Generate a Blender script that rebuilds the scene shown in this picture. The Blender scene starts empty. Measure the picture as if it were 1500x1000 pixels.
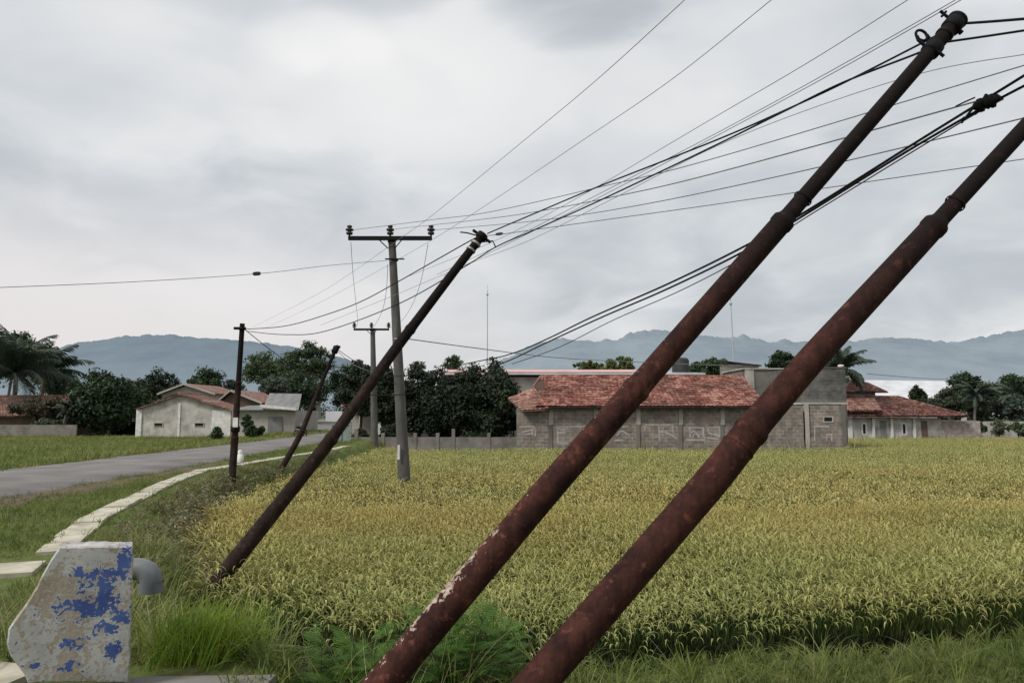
import bpy, math, random
import numpy as np
from mathutils import Vector, Matrix
R = math.radians
random.seed(7); rng = np.random.default_rng(7)
sc = bpy.context.scene
COL = sc.collection

# ------------------------------------------------------------------ camera
CZ = 1.6; F = 1100.0; PITCH = math.atan(105 / F)
cam = bpy.data.cameras.new('camera'); co = bpy.data.objects.new('camera', cam); COL.objects.link(co)
co.location = (0, 0, CZ); co.rotation_euler = (math.pi/2 + PITCH, 0, 0)
cam.lens = 36*F/1500; cam.sensor_width = 36; cam.clip_end = 9000; cam.clip_start = .05
sc.camera = co
cA, sA = math.cos(PITCH), math.sin(PITCH)
def ray(px, py):
    u = (px-750)/F; v = (500-py)/F
    return Vector((u, cA - v*sA, sA + v*cA))
def P(px, py, Y):
    d = ray(px, py); k = Y/d.y
    return Vector((d.x*k, Y, CZ + d.z*k))
def G(px, py, z=0.0):
    d = ray(px, py); k = (z-CZ)/d.z
    return Vector((d.x*k, d.y*k, z))

# ------------------------------------------------------------------ world and light
SUN_EL, SUN_AZ = R(48), R(-125)       # azimuth measured from +Y towards +X
w = bpy.data.worlds.new('World'); sc.world = w; w.use_nodes = True
nt = w.node_tree; nt.nodes.clear()
def N(nt, t, **kw):
    n = nt.nodes.new(t)
    for k, v in kw.items():
        if k.startswith('i_'):
            key = k[2:]; key = int(key) if key.isdigit() else key
            n.inputs[key].default_value = v
        else: setattr(n, k, v)
    return n
def L(nt, a, b): nt.links.new(a, b)
def ramp(nt, stops, fac=None):
    r = nt.nodes.new('ShaderNodeValToRGB'); e = r.color_ramp.elements
    while len(e) > 1: e.remove(e[-1])
    e[0].position = stops[0][0]; e[0].color = stops[0][1]
    for p, c in stops[1:]:
        q = e.new(p); q.color = c
    if fac is not None: L(nt, fac, r.inputs[0])
    return r
def g(v): return (v, v, v, 1)
def c4(c): return (c[0], c[1], c[2], 1)
def math_(nt, op, a, b=None, clamp=False):
    n = nt.nodes.new('ShaderNodeMath'); n.operation = op; n.use_clamp = clamp
    for i, x in enumerate((a, b)):
        if x is None: continue
        if isinstance(x, (int, float)): n.inputs[i].default_value = x
        else: L(nt, x, n.inputs[i])
    return n.outputs[0]
def mix(nt, fac, a, b, mode='MIX'):
    n = nt.nodes.new('ShaderNodeMix'); n.data_type = 'RGBA'; n.blend_type = mode
    for i, x in ((0, fac), (6, a), (7, b)):
        if isinstance(x, (int, float)): n.inputs[i].default_value = x
        elif isinstance(x, tuple): n.inputs[i].default_value = x
        else: L(nt, x, n.inputs[i])
    return n.outputs[2]
tc = N(nt, 'ShaderNodeTexCoord')
sep = N(nt, 'ShaderNodeSeparateXYZ'); L(nt, tc.outputs['Generated'], sep.inputs[0])
X, Y_, Z = sep.outputs
zz = math_(nt, 'ADD', math_(nt, 'MAXIMUM', Z, 0.0), 0.42)
cx = math_(nt, 'DIVIDE', X, zz); cy = math_(nt, 'DIVIDE', Y_, zz)
cmb = N(nt, 'ShaderNodeCombineXYZ'); L(nt, cx, cmb.inputs[0]); L(nt, cy, cmb.inputs[1]); L(nt, math_(nt, 'MULTIPLY', Z, 2.0), cmb.inputs[2])
n1 = N(nt, 'ShaderNodeTexNoise', i_Scale=1.5, i_Detail=4.5, i_Roughness=0.5, i_Distortion=0.5); L(nt, cmb.outputs[0], n1.inputs['Vector'])
n2 = N(nt, 'ShaderNodeTexNoise', i_Scale=4.6, i_Detail=5.0, i_Roughness=0.5, i_Distortion=0.4); L(nt, cmb.outputs[0], n2.inputs['Vector'])
cl = math_(nt, 'ADD', math_(nt, 'MULTIPLY', n1.outputs[0], 0.52), math_(nt, 'MULTIPLY', n2.outputs[0], 0.48))
def blob(px, py, rx, ry, amp, edge=0.0):
    """soft lighter or darker cloud patch around one direction of the sky"""
    d = ray(px, py).normalized()
    a = math_(nt, 'DIVIDE', math_(nt, 'SUBTRACT', X, d.x), rx); b = math_(nt, 'DIVIDE', math_(nt, 'SUBTRACT', Z, d.z), ry)
    q = math_(nt, 'ADD', math_(nt, 'MULTIPLY', a, a), math_(nt, 'MULTIPLY', b, b))
    q = math_(nt, 'ADD', q, math_(nt, 'MULTIPLY', math_(nt, 'SUBTRACT', n2.outputs[0], .5), 2.6))
    v = math_(nt, 'SUBTRACT', 1.0, math_(nt, 'MULTIPLY', q, .8), True)
    v = math_(nt, 'MULTIPLY', math_(nt, 'MULTIPLY', v, v), math_(nt, 'SUBTRACT', 3.0, math_(nt, 'MULTIPLY', v, 2.0)))
    return math_(nt, 'MULTIPLY', v, amp)
acc = math_(nt, 'SUBTRACT', math_(nt, 'MULTIPLY', math_(nt, 'SUBTRACT', cl, .5), 1.0), -.53)
for args in ((650, 120, .20, .10, .20), (480, 60, .08, .045, .14), (300, 60, .14, .06, .10), (840, 0, .15, .055, -.30), (560, -20, .12, .05, -.26), (330, -10, .12, .03, -.12), (980, 130, .16, .09, .08),
             (230, 310, .26, .07, -.13), (480, 260, .12, .06, -.08), (1180, 380, .34, .14, -.12), (200, 420, .3, .06, .10), (1350, 470, .3, .09, -.06), (1250, 90, .15, .08, -.05)):
    acc = math_(nt, 'ADD', acc, blob(*args))
skyc = ramp(nt, [(0.08, (.34, .375, .40, 1)), (0.32, (.46, .49, .515, 1)), (0.50, (.57, .59, .61, 1)), (0.66, (.68, .685, .69, 1)), (0.90, (.78, .775, .765, 1))], acc)
# warm pale band low on the left, bluish grey low on the right
low = math_(nt, 'SUBTRACT', 1.0, math_(nt, 'MULTIPLY', math_(nt, 'ABSOLUTE', math_(nt, 'SUBTRACT', Z, .08)), 5.0), True)
left = math_(nt, 'MULTIPLY_ADD', X, -1.4); left_n = nt.nodes[-1]; left_n.inputs[2].default_value = .25; left_n.use_clamp = True
wf = math_(nt, 'MULTIPLY', math_(nt, 'MULTIPLY', low, left), 1.0, True)
sky2 = mix(nt, wf, skyc.outputs[0], (.70, .66, .655, 1))
nish = N(nt, 'ShaderNodeTexSky', sky_type='NISHITA', sun_disc=False, sun_elevation=SUN_EL, sun_rotation=SUN_AZ % (2*math.pi))
nish.dust_density = 4.0
nsc = N(nt, 'ShaderNodeVectorMath', operation='SCALE'); nsc.inputs['Scale'].default_value = 0.09; L(nt, nish.outputs[0], nsc.inputs[0])
sky3 = mix(nt, 0.08, sky2, nsc.outputs[0])
bg = N(nt, 'ShaderNodeBackground'); L(nt, sky3, bg.inputs[0]); bg.inputs[1].default_value = 1.22
w.cycles.sampling_method = 'MANUAL'; w.cycles.sample_map_resolution = 128
wo = N(nt, 'ShaderNodeOutputWorld'); L(nt, bg.outputs[0], wo.inputs[0])

sd = bpy.data.lights.new('sun', 'SUN'); so = bpy.data.objects.new('sun', sd); COL.objects.link(so)
sd.energy = 2.9; sd.angle = R(14); sd.color = (1, .96, .9)
dirv = Vector((math.sin(SUN_AZ)*math.cos(SUN_EL), math.cos(SUN_AZ)*math.cos(SUN_EL), math.sin(SUN_EL)))
so.rotation_euler = dirv.to_track_quat('Z', 'Y').to_euler()
sc.view_settings.view_transform = 'Standard'; sc.view_settings.look = 'None'; sc.view_settings.exposure = 0
try: sc.cycles.max_bounces = 3; sc.cycles.diffuse_bounces = 2; sc.cycles.transparent_max_bounces = 4
except Exception: pass

# ------------------------------------------------------------------ materials
def new_mat(name):
    m = bpy.data.materials.new(name); m.use_nodes = True
    b = m.node_tree.nodes['Principled BSDF']; b.inputs['Specular IOR Level'].default_value = .25
    return m, m.node_tree, b
def mat(name, stops, scale=6, detail=6, rough=.85, bump=.0, bdist=.02, bscale=None, metallic=0, stretch=(1, 1, 1), coord='Object', dist=.0, spec=.25):
    m, nt, b = new_mat(name)
    t = N(nt, 'ShaderNodeTexCoord'); mp = N(nt, 'ShaderNodeMapping'); mp.inputs['Scale'].default_value = stretch
    L(nt, t.outputs[coord], mp.inputs[0])
    n = N(nt, 'ShaderNodeTexNoise', i_Scale=scale, i_Detail=detail, i_Roughness=.62, i_Distortion=dist); L(nt, mp.outputs[0], n.inputs['Vector'])
    r = ramp(nt, [(p, c4(c)) for p, c in stops], n.outputs[0]); L(nt, r.outputs[0], b.inputs['Base Color'])
    b.inputs['Roughness'].default_value = rough; b.inputs['Metallic'].default_value = metallic; b.inputs['Specular IOR Level'].default_value = spec
    if bump:
        n2 = N(nt, 'ShaderNodeTexNoise', i_Scale=bscale or scale*4, i_Detail=6); L(nt, mp.outputs[0], n2.inputs['Vector'])
        bp = N(nt, 'ShaderNodeBump', i_Strength=bump, i_Distance=bdist); L(nt, n2.outputs[0], bp.inputs['Height']); L(nt, bp.outputs[0], b.inputs['Normal'])
    return m
def leaf_mat(name, c_dark, c_mid, c_light, nscale=.6, trans=.25, rough=.6, fine=None):
    m, nt, b = new_mat(name)
    geo = N(nt, 'ShaderNodeNewGeometry')
    n = N(nt, 'ShaderNodeTexNoise', i_Scale=nscale, i_Detail=4.0); L(nt, geo.outputs['Position'], n.inputs['Vector'])
    n2 = N(nt, 'ShaderNodeTexNoise', i_Scale=fine or nscale*9, i_Detail=2.0); L(nt, geo.outputs['Position'], n2.inputs['Vector'])
    oi = N(nt, 'ShaderNodeObjectInfo')
    f = math_(nt, 'ADD', math_(nt, 'MULTIPLY', n.outputs[0], .5), math_(nt, 'MULTIPLY', n2.outputs[0], .35))
    f = math_(nt, 'ADD', f, math_(nt, 'MULTIPLY', oi.outputs['Random'], .15))
    r = ramp(nt, [(.33, c4(c_dark)), (.5, c4(c_mid)), (.66, c4(c_light))], f)
    L(nt, r.outputs[0], b.inputs['Base Color']); b.inputs['Roughness'].default_value = rough
    if trans:
        tr = N(nt, 'ShaderNodeBsdfTranslucent'); L(nt, r.outputs[0], tr.inputs[0])
        ms = N(nt, 'ShaderNodeMixShader', i_0=trans); L(nt, b.outputs[0], ms.inputs[1]); L(nt, tr.outputs[0], ms.inputs[2])
        L(nt, ms.outputs[0], nt.nodes['Material Output'].inputs[0])
    return m
M = {}
M['asphalt'] = mat('asphalt', [(.3, (.12, .11, .105)), (.5, (.165, .153, .148)), (.7, (.22, .205, .195))], .7, 10, .9, .4, .01, 60)
M['pathconc'] = mat('pale_concrete', [(.32, (.24, .225, .17)), (.5, (.42, .395, .31)), (.7, (.54, .51, .41))], 2.2, 10, .9, .4, .01)
M['polecon'] = mat('pole_concrete', [(.3, (.06, .06, .056)), (.6, (.105, .103, .095)), (.8, (.16, .155, .14))], 5, 8, .9, .3, .005, None, 0, (1, 1, .25))
M['dark'] = mat('black_fitting', [(.3, (.006, .006, .007)), (.7, (.014, .014, .015))], 20, 4, .7, .3, .003, spec=.1)
M['cable'] = mat('cable_rubber', [(.3, (.006, .006, .007)), (.7, (.012, .012, .013))], 20, 2, .7, spec=.1)
M['wire'] = mat('thin_wire', [(.3, (.10, .11, .12)), (.7, (.15, .16, .17))], 20, 2, .6)
M['faint'] = mat('faint_wire', [(.3, (.22, .235, .25)), (.7, (.28, .295, .31))], 20, 2, .6)
M['galv'] = mat('galvanised', [(.3, (.2, .2, .2)), (.7, (.35, .35, .35))], 12, 4, .5, metallic=.4)
M['insul'] = mat('insulator_brown', [(.3, (.02, .017, .018)), (.7, (.05, .04, .04))], 12, 4, .35)
M['pvc'] = mat('grey_pvc', [(.3, (.11, .12, .125)), (.7, (.19, .20, .205))], 6, 5, .5, .15, .003)
M['white'] = mat('white_paint', [(.25, (.45, .44, .41)), (.6, (.68, .67, .64)), (.8, (.75, .74, .72))], 4, 6, .8)
M['whiteroof'] = mat('white_roof', [(.25, (.40, .41, .42)), (.6, (.58, .59, .61))], .4, 4, .6)
M['pinkroof'] = mat('pink_fascia', [(.25, (.45, .25, .22)), (.6, (.6, .38, .34))], .8, 4, .7)
M['plaster'] = mat('old_plaster', [(.25, (.20, .19, .165)), (.45, (.34, .325, .285)), (.7, (.46, .44, .39))], .9, 9, .9, .3, .02, 8)
M['plaster2'] = mat('stained_plaster', [(.28, (.19, .175, .155)), (.5, (.40, .38, .345)), (.7, (.58, .56, .52))], 1.0, 9, .9, .3, .02, 8)
M['greyplaster'] = mat('grey_plaster', [(.25, (.09, .085, .075)), (.5, (.15, .14, .125)), (.75, (.21, .20, .18))], .8, 9, .9, .3, .02, 8)
M['lowwall'] = mat('mossy_wall', [(.25, (.09, .085, .075)), (.5, (.19, .175, .155)), (.75, (.29, .27, .24))], 1.3, 9, .9, .3, .02, 8)
M['brownwall'] = mat('brown_wall', [(.3, (.11, .075, .06)), (.7, (.17, .12, .10))], 1.2, 6, .9)
M['greyroof'] = mat('grey_roof', [(.3, (.13, .13, .13)), (.7, (.24, .24, .235))], .8, 8, .85, stretch=(3, .5, 1))
M['window'] = mat('dark_opening', [(.3, (.008, .008, .009)), (.7, (.02, .02, .02))], 3, 2, .3)
M['shade'] = mat('dark_interior', [(.3, (.008, .009, .008)), (.7, (.018, .02, .018))], 2, 3, .9)
M['graf'] = mat('white_spray', [(.3, (.24, .23, .215)), (.55, (.40, .385, .365)), (.8, (.52, .51, .49))], 4, 6, .9)
M['teal'] = mat('pale_teal', [(.3, (.15, .19, .18)), (.7, (.27, .33, .31))], 2.5, 7, .8)
M['mast'] = mat('mast_grey', [(.3, (.36, .38, .40)), (.7, (.42, .44, .46))], 2, 2, .7)
M['bark'] = mat('bark', [(.3, (.03, .024, .018)), (.7, (.08, .065, .05))], 3, 6, .9, .4, .03)
M['palmbark'] = mat('palm_bark', [(.3, (.09, .085, .07)), (.7, (.17, .16, .14))], 4, 6, .9, .4, .03, None, 0, (1, 1, 4))
M['tank'] = mat('dark_tank', [(.3, (.02, .022, .022)), (.7, (.04, .042, .04))], 3, 3, .6)
M['bluebody'] = mat('bike_body', [(.3, (.35, .35, .37)), (.7, (.5, .5, .52))], 3, 3, .5)
M['rubber'] = mat('rubber', [(.3, (.012, .012, .012)), (.7, (.02, .02, .02))], 8, 3, .8)

def rust_mat(name, dark, mid, light, peel=False):
    m, nt, b = new_mat(name)
    geo = N(nt, 'ShaderNodeNewGeometry')
    n = N(nt, 'ShaderNodeTexNoise', i_Scale=5, i_Detail=8.0, i_Roughness=.6); L(nt, geo.outputs['Position'], n.inputs['Vector'])
    n2 = N(nt, 'ShaderNodeTexNoise', i_Scale=38, i_Detail=8.0, i_Roughness=.7); L(nt, geo.outputs['Position'], n2.inputs['Vector'])
    f = math_(nt, 'ADD', math_(nt, 'MULTIPLY', n.outputs[0], .65), math_(nt, 'MULTIPLY', n2.outputs[0], .35))
    r = ramp(nt, [(.36, c4(dark)), (.5, c4(mid)), (.64, c4(light))], f)
    sp = N(nt, 'ShaderNodeSeparateXYZ'); L(nt, geo.outputs['Position'], sp.inputs[0])
    sn = N(nt, 'ShaderNodeSeparateXYZ'); L(nt, geo.outputs['Normal'], sn.inputs[0])
    # grey-black tone growing stronger higher up the pole
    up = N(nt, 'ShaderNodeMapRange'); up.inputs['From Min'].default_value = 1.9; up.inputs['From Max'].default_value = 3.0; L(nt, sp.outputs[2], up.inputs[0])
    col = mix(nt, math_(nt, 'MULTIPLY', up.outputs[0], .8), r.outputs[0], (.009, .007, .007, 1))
    cst = N(nt, 'ShaderNodeTexCoord'); mst = N(nt, 'ShaderNodeMapping'); mst.inputs['Rotation'].default_value = (0, R(-43), 0); mst.inputs['Scale'].default_value = (26, 26, 1.6); L(nt, geo.outputs['Position'], mst.inputs[0])
    nst = N(nt, 'ShaderNodeTexNoise', i_Scale=1.0, i_Detail=5.0, i_Roughness=.6); L(nt, mst.outputs[0], nst.inputs['Vector'])
    col = mix(nt, ramp(nt, [(.45, g(0)), (.7, g(.6))], nst.outputs[0]).outputs[0], col, (.010, .006, .006, 1))
    n5 = N(nt, 'ShaderNodeTexNoise', i_Scale=14, i_Detail=8.0, i_Roughness=.7); L(nt, geo.outputs['Position'], n5.inputs['Vector'])
    col = mix(nt, ramp(nt, [(.56, g(0)), (.66, g(.75))], n5.outputs[0]).outputs[0], col, tuple(min(1, c*1.7) for c in light)+(1,))
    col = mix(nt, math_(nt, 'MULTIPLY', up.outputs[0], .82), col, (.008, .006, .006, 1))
    hgt = n2.outputs[0]
    if peel:
        n3 = N(nt, 'ShaderNodeTexNoise', i_Scale=26, i_Detail=6.0, i_Roughness=.6, i_Distortion=.8); L(nt, geo.outputs['Position'], n3.inputs['Vector'])
        side = math_(nt, 'ADD', math_(nt, 'MULTIPLY', sn.outputs[0], -.72), math_(nt, 'MULTIPLY', sn.outputs[2], .62))
        side = math_(nt, 'SUBTRACT', side, math_(nt, 'MULTIPLY', sn.outputs[1], .12))
        zm = math_(nt, 'SUBTRACT', 1.0, math_(nt, 'MULTIPLY', math_(nt, 'ABSOLUTE', math_(nt, 'SUBTRACT', sp.outputs[2], .66)), 2.0), True)
        q = math_(nt, 'ADD', math_(nt, 'MULTIPLY', side, .62), math_(nt, 'MULTIPLY', n3.outputs[0], 1.5))
        q = math_(nt, 'ADD', q, math_(nt, 'MULTIPLY', zm, .36))
        pm = ramp(nt, [(0, g(0)), (.02, g(1))], math_(nt, 'SUBTRACT', q, 1.57))
        pc = ramp(nt, [(.35, (.16, .09, .075, 1)), (.5, (.32, .25, .2, 1)), (.65, (.46, .40, .34, 1))], n2.outputs[0])
        col = mix(nt, pm.outputs[0], col, pc.outputs[0])
        hgt = math_(nt, 'ADD', math_(nt, 'MULTIPLY', pm.outputs[0], .8), n2.outputs[0])
    L(nt, col, b.inputs['Base Color']); b.inputs['Roughness'].default_value = .85; b.inputs['Specular IOR Level'].default_value = .12
    bp = N(nt, 'ShaderNodeBump', i_Strength=.45, i_Distance=.004); L(nt, hgt, bp.inputs['Height']); L(nt, bp.outputs[0], b.inputs['Normal'])
    return m
M['rustA'] = rust_mat('rusty_red_steel', (.017, .008, .007), (.046, .017, .013), (.085, .032, .022), True)
M['rustB'] = rust_mat('rusty_maroon_steel', (.020, .0085, .007), (.043, .016, .012), (.072, .027, .019))
M['rustC'] = rust_mat('rusty_brown_steel', (.012, .008, .006), (.024, .015, .012), (.042, .026, .02))

def brick_mat(name, c1, c2, mortar, dirt, scale=1.0, seed=0, bw=.4, bh=.2):
    m, nt, b = new_mat(name)
    t = N(nt, 'ShaderNodeTexCoord'); sp = N(nt, 'ShaderNodeSeparateXYZ'); L(nt, t.outputs['Object'], sp.inputs[0])
    cb = N(nt, 'ShaderNodeCombineXYZ'); L(nt, math_(nt, 'ADD', sp.outputs[0], sp.outputs[1]), cb.inputs[0]); L(nt, sp.outputs[2], cb.inputs[1])
    br = N(nt, 'ShaderNodeTexBrick', i_Scale=scale); br.inputs['Brick Width'].default_value = bw; br.inputs['Row Height'].default_value = bh
    br.inputs['Mortar Size'].default_value = .018; br.inputs['Color1'].default_value = c4(c1); br.inputs['Color2'].default_value = c4(c2); br.inputs['Mortar'].default_value = c4(mortar)
    L(nt, cb.outputs[0], br.inputs['Vector'])
    n = N(nt, 'ShaderNodeTexNoise', i_Scale=.9, i_Detail=9.0, i_Roughness=.65); L(nt, t.outputs['Object'], n.inputs['Vector'])
    r = ramp(nt, [(.42, g(0)), (.6, g(1))], n.outputs[0])
    col = mix(nt, math_(nt, 'MULTIPLY', r.outputs[0], .75), br.outputs[0], c4(dirt))
    n4 = N(nt, 'ShaderNodeTexNoise', i_Scale=2.6, i_Detail=6.0); L(nt, t.outputs['Object'], n4.inputs['Vector'])
    col = mix(nt, .55, col, ramp(nt, [(.3, g(.25)), (.7, g(.9))], n4.outputs[0]).outputs[0], 'OVERLAY')
    L(nt, col, b.inputs['Base Color']); b.inputs['Roughness'].default_value = .92
    bp = N(nt, 'ShaderNodeBump', i_Strength=.5, i_Distance=.02); L(nt, br.outputs[1], bp.inputs['Height']); bp.invert = True; L(nt, bp.outputs[0], b.inputs['Normal'])
    return m
M['block'] = brick_mat('grey_block', (.16, .138, .118), (.235, .205, .178), (.30, .27, .24), (.165, .145, .125))
M['blockdark'] = brick_mat('dark_block', (.10, .098, .09), (.14, .135, .125), (.15, .145, .135), (.08, .08, .075))
M['blockpink'] = brick_mat('worn_block', (.30, .25, .22), (.36, .31, .28), (.4, .36, .33), (.26, .22, .2))

def tile_mat(name, cols, moss=(.05, .05, .035), mossamt=.3):
    m, nt, b = new_mat(name)
    t = N(nt, 'ShaderNodeTexCoord')
    mp = N(nt, 'ShaderNodeMapping'); mp.inputs['Scale'].default_value = (1, 1.3, 1.3); L(nt, t.outputs['Object'], mp.inputs[0])
    v = N(nt, 'ShaderNodeTexVoronoi', i_Scale=4.2); L(nt, mp.outputs[0], v.inputs['Vector'])
    sp = N(nt, 'ShaderNodeSeparateColor'); L(nt, v.outputs['Color'], sp.inputs[0])
    n = N(nt, 'ShaderNodeTexNoise', i_Scale=.8, i_Detail=8.0, i_Roughness=.65); L(nt, t.outputs['Object'], n.inputs['Vector'])
    f = math_(nt, 'ADD', math_(nt, 'MULTIPLY', sp.outputs[0], .4), math_(nt, 'MULTIPLY', n.outputs[0], .6))
    r = ramp(nt, [(p, c4(c)) for p, c in zip((.28, .42, .55, .7), cols)], f)
    n3 = N(nt, 'ShaderNodeTexNoise', i_Scale=.45, i_Detail=8.0, i_Roughness=.7); L(nt, t.outputs['Object'], n3.inputs['Vector'])
    k = ramp(nt, [(.48, g(0)), (.65, g(1))], n3.outputs[0])
    L(nt, mix(nt, math_(nt, 'MULTIPLY', k.outputs[0], mossamt), r.outputs[0], c4(moss)), b.inputs['Base Color']); b.inputs['Roughness'].default_value = .9
    return m
M['tiles'] = tile_mat('red_clay_tiles', [(.075, .028, .022), (.155, .055, .042), (.23, .09, .066), (.36, .20, .16)], (.05, .038, .03), mossamt=.5)
M['tilesold'] = tile_mat('old_brown_tiles', [(.045, .022, .02), (.09, .036, .03), (.15, .06, .045), (.26, .16, .13)], (.04, .032, .028), .6)
M['tilespale'] = tile_mat('faded_tiles', [(.11, .045, .035), (.18, .08, .062), (.25, .13, .10), (.34, .23, .19)], (.13, .11, .09), .7)

BO = P(195, 900, 4.45); BDIR = Vector((BO.x, BO.y, 0)).normalized(); BROT = math.atan2(-BDIR.x, BDIR.y)
BROT = BROT - .04 if False else BROT
BX = Vector((math.cos(BROT), math.sin(BROT), 0)); BN = Vector((-math.sin(BROT), math.cos(BROT), 0))
def BL(px, py):
    """pixel to local (x, z) on the front face of the painted block"""
    d = ray(px, py); t = BN.dot(Vector((BO.x, BO.y, 0)))/BN.dot(d); p = d*t
    return (p - Vector((BO.x, BO.y, 0))).dot(BX), CZ + p.z
def block_paint():
    m, nt, b = new_mat('peeling_blue_paint')
    geo = N(nt, 'ShaderNodeTexCoord'); pos = geo.outputs['Object']
    sp = N(nt, 'ShaderNodeSeparateXYZ'); L(nt, pos, sp.inputs[0])
    nb = N(nt, 'ShaderNodeTexNoise', i_Scale=5, i_Detail=8.0, i_Roughness=.6); L(nt, pos, nb.inputs['Vector'])
    nf = N(nt, 'ShaderNodeTexNoise', i_Scale=17, i_Detail=8.0, i_Roughness=.62, i_Distortion=.5); L(nt, pos, nf.inputs['Vector'])
    ng = N(nt, 'ShaderNodeTexNoise', i_Scale=60, i_Detail=5.0); L(nt, pos, ng.inputs['Vector'])
    base = ramp(nt, [(.32, (.17, .14, .11, 1)), (.5, (.33, .285, .23, 1)), (.68, (.42, .38, .32, 1))], math_(nt, 'ADD', math_(nt, 'MULTIPLY', nb.outputs[0], .6), math_(nt, 'MULTIPLY', ng.outputs[0], .4)))
    def spot(x, z, rx, rz):
        a = math_(nt, 'DIVIDE', math_(nt, 'SUBTRACT', sp.outputs[0], x), rx); c = math_(nt, 'DIVIDE', math_(nt, 'SUBTRACT', sp.outputs[2], z), rz)
        return math_(nt, 'SUBTRACT', 1.0, math_(nt, 'ADD', math_(nt, 'MULTIPLY', a, a), math_(nt, 'MULTIPLY', c, c)), True)
    def pp(px, py): return BL(px, py)
    bl = None
    for px, py, rx, rz in ((148, 845, .13, .06), (135, 885, .17, .08), (182, 825, .05, .1), (155, 870, .06, .12), (175, 900, .07, .07), (108, 940, .07, .04), (45, 975, .045, .022), (100, 975, .055, .035), (165, 950, .05, .06), (155, 920, .06, .05), (115, 838, .04, .03)):
        q = spot(*pp(px, py), rx*1.35, rz*1.35)
        bl = q if bl is None else math_(nt, 'MAXIMUM', bl, q)
    nh = N(nt, 'ShaderNodeTexNoise', i_Scale=44, i_Detail=6.0, i_Roughness=.6); L(nt, pos, nh.inputs['Vector'])
    fine = math_(nt, 'ADD', math_(nt, 'MULTIPLY', nf.outputs[0], 1.1), math_(nt, 'MULTIPLY', nh.outputs[0], .75))
    bf = math_(nt, 'ADD', math_(nt, 'MULTIPLY', bl, .30), fine)
    bm = ramp(nt, [(.0, g(0)), (.012, g(1))], math_(nt, 'SUBTRACT', bf, 1.12))
    wz = spot(*pp(165, 900), .2, .75)
    wsp = math_(nt, 'MAXIMUM', wz, math_(nt, 'MULTIPLY', bl, 1.0))
    wt = spot(*pp(120, 815), .35, .14); wsp = math_(nt, 'MAXIMUM', wsp, wt)
    wb = spot(*pp(40, 950), .25, .25); wsp = math_(nt, 'MAXIMUM', wsp, wb)
    wf = math_(nt, 'ADD', math_(nt, 'MULTIPLY', wsp, .24), fine)
    wm = ramp(nt, [(.0, g(0)), (.015, g(.85))], math_(nt, 'SUBTRACT', wf, 1.045))
    wc = ramp(nt, [(.3, (.34, .34, .35, 1)), (.7, (.52, .52, .52, 1))], nb.outputs[0])
    col = mix(nt, wm.outputs[0], base.outputs[0], wc.outputs[0])
    bc = ramp(nt, [(.35, (.04, .065, .20, 1)), (.6, (.075, .125, .33, 1))], nb.outputs[0])
    col = mix(nt, bm.outputs[0], col, bc.outputs[0])
    dz = N(nt, 'ShaderNodeMapRange'); dz.inputs['From Min'].default_value = .18; dz.inputs['From Max'].default_value = -.02; L(nt, sp.outputs[2], dz.inputs[0])
    dk = math_(nt, 'MULTIPLY', math_(nt, 'MULTIPLY', dz.outputs[0], nf.outputs[0]), 1.1, True)
    col = mix(nt, dk, col, (.07, .07, .055, 1))
    L(nt, col, b.inputs['Base Color']); b.inputs['Roughness'].default_value = .85
    h = math_(nt, 'ADD', math_(nt, 'ADD', math_(nt, 'MULTIPLY', wm.outputs[0], .6), math_(nt, 'MULTIPLY', bm.outputs[0], .3)), math_(nt, 'MULTIPLY', ng.outputs[0], .6))
    bp = N(nt, 'ShaderNodeBump', i_Strength=.5, i_Distance=.006); L(nt, h, bp.inputs['Height']); L(nt, bp.outputs[0], b.inputs['Normal'])
    return m
M['blockpaint'] = block_paint()

# foliage
M['leaf_dark'] = leaf_mat('leaf_dark', (.014, .026, .012), (.031, .055, .022), (.058, .09, .036), .7, .12)
M['leaf_conifer'] = leaf_mat('leaf_conifer', (.010, .016, .010), (.020, .033, .017), (.036, .054, .027), .8, .1)
M['leaf_mid'] = leaf_mat('leaf_mid', (.022, .042, .02), (.045, .075, .034), (.08, .115, .05), .5, .2)
M['leaf_pale'] = leaf_mat('leaf_pale', (.04, .055, .035), (.08, .10, .06), (.15, .17, .11), .5, .2)
M['leaf_blue'] = leaf_mat('leaf_bluish', (.03, .045, .04), (.055, .078, .062), (.10, .125, .095), .5, .2)
M['leaf_yel'] = leaf_mat('leaf_yellowish', (.05, .07, .02), (.09, .115, .03), (.14, .16, .05), .5, .2)
M['leaf_rosy'] = leaf_mat('leaf_rosy', (.05, .055, .035), (.11, .095, .065), (.2, .15, .115), .9, .2)
M['palm'] = leaf_mat('palm_leaf', (.022, .036, .025), (.045, .065, .045), (.10, .125, .09), .5, .2)
M['fern'] = leaf_mat('feathery_leaf', (.04, .10, .012), (.075, .155, .02), (.13, .23, .035), 1.6, .3)
M['longgrass'] = leaf_mat('long_grass', (.065, .11, .02), (.135, .18, .035), (.27, .27, .09), 1.1, .3)
M['limegrass'] = leaf_mat('lime_grass', (.11, .19, .015), (.19, .27, .03), (.30, .34, .06), 2, .3)
M['weed'] = leaf_mat('bank_weed', (.07, .09, .022), (.13, .14, .045), (.23, .21, .10), 1.2, .2)
M['weedbrown'] = leaf_mat('dry_weed', (.13, .10, .065), (.22, .18, .12), (.34, .29, .2), 1.2, .2)
M['shortgrass'] = leaf_mat('short_grass', (.07, .11, .018), (.125, .16, .034), (.21, .215, .07), .6, .3)
M['fieldgrass'] = leaf_mat('field_grass', (.10, .14, .03), (.17, .20, .05), (.26, .27, .10), .35, .3)
M['drygrass'] = leaf_mat('dry_grass', (.18, .15, .08), (.3, .26, .14), (.42, .37, .22), .6, .3)

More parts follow.
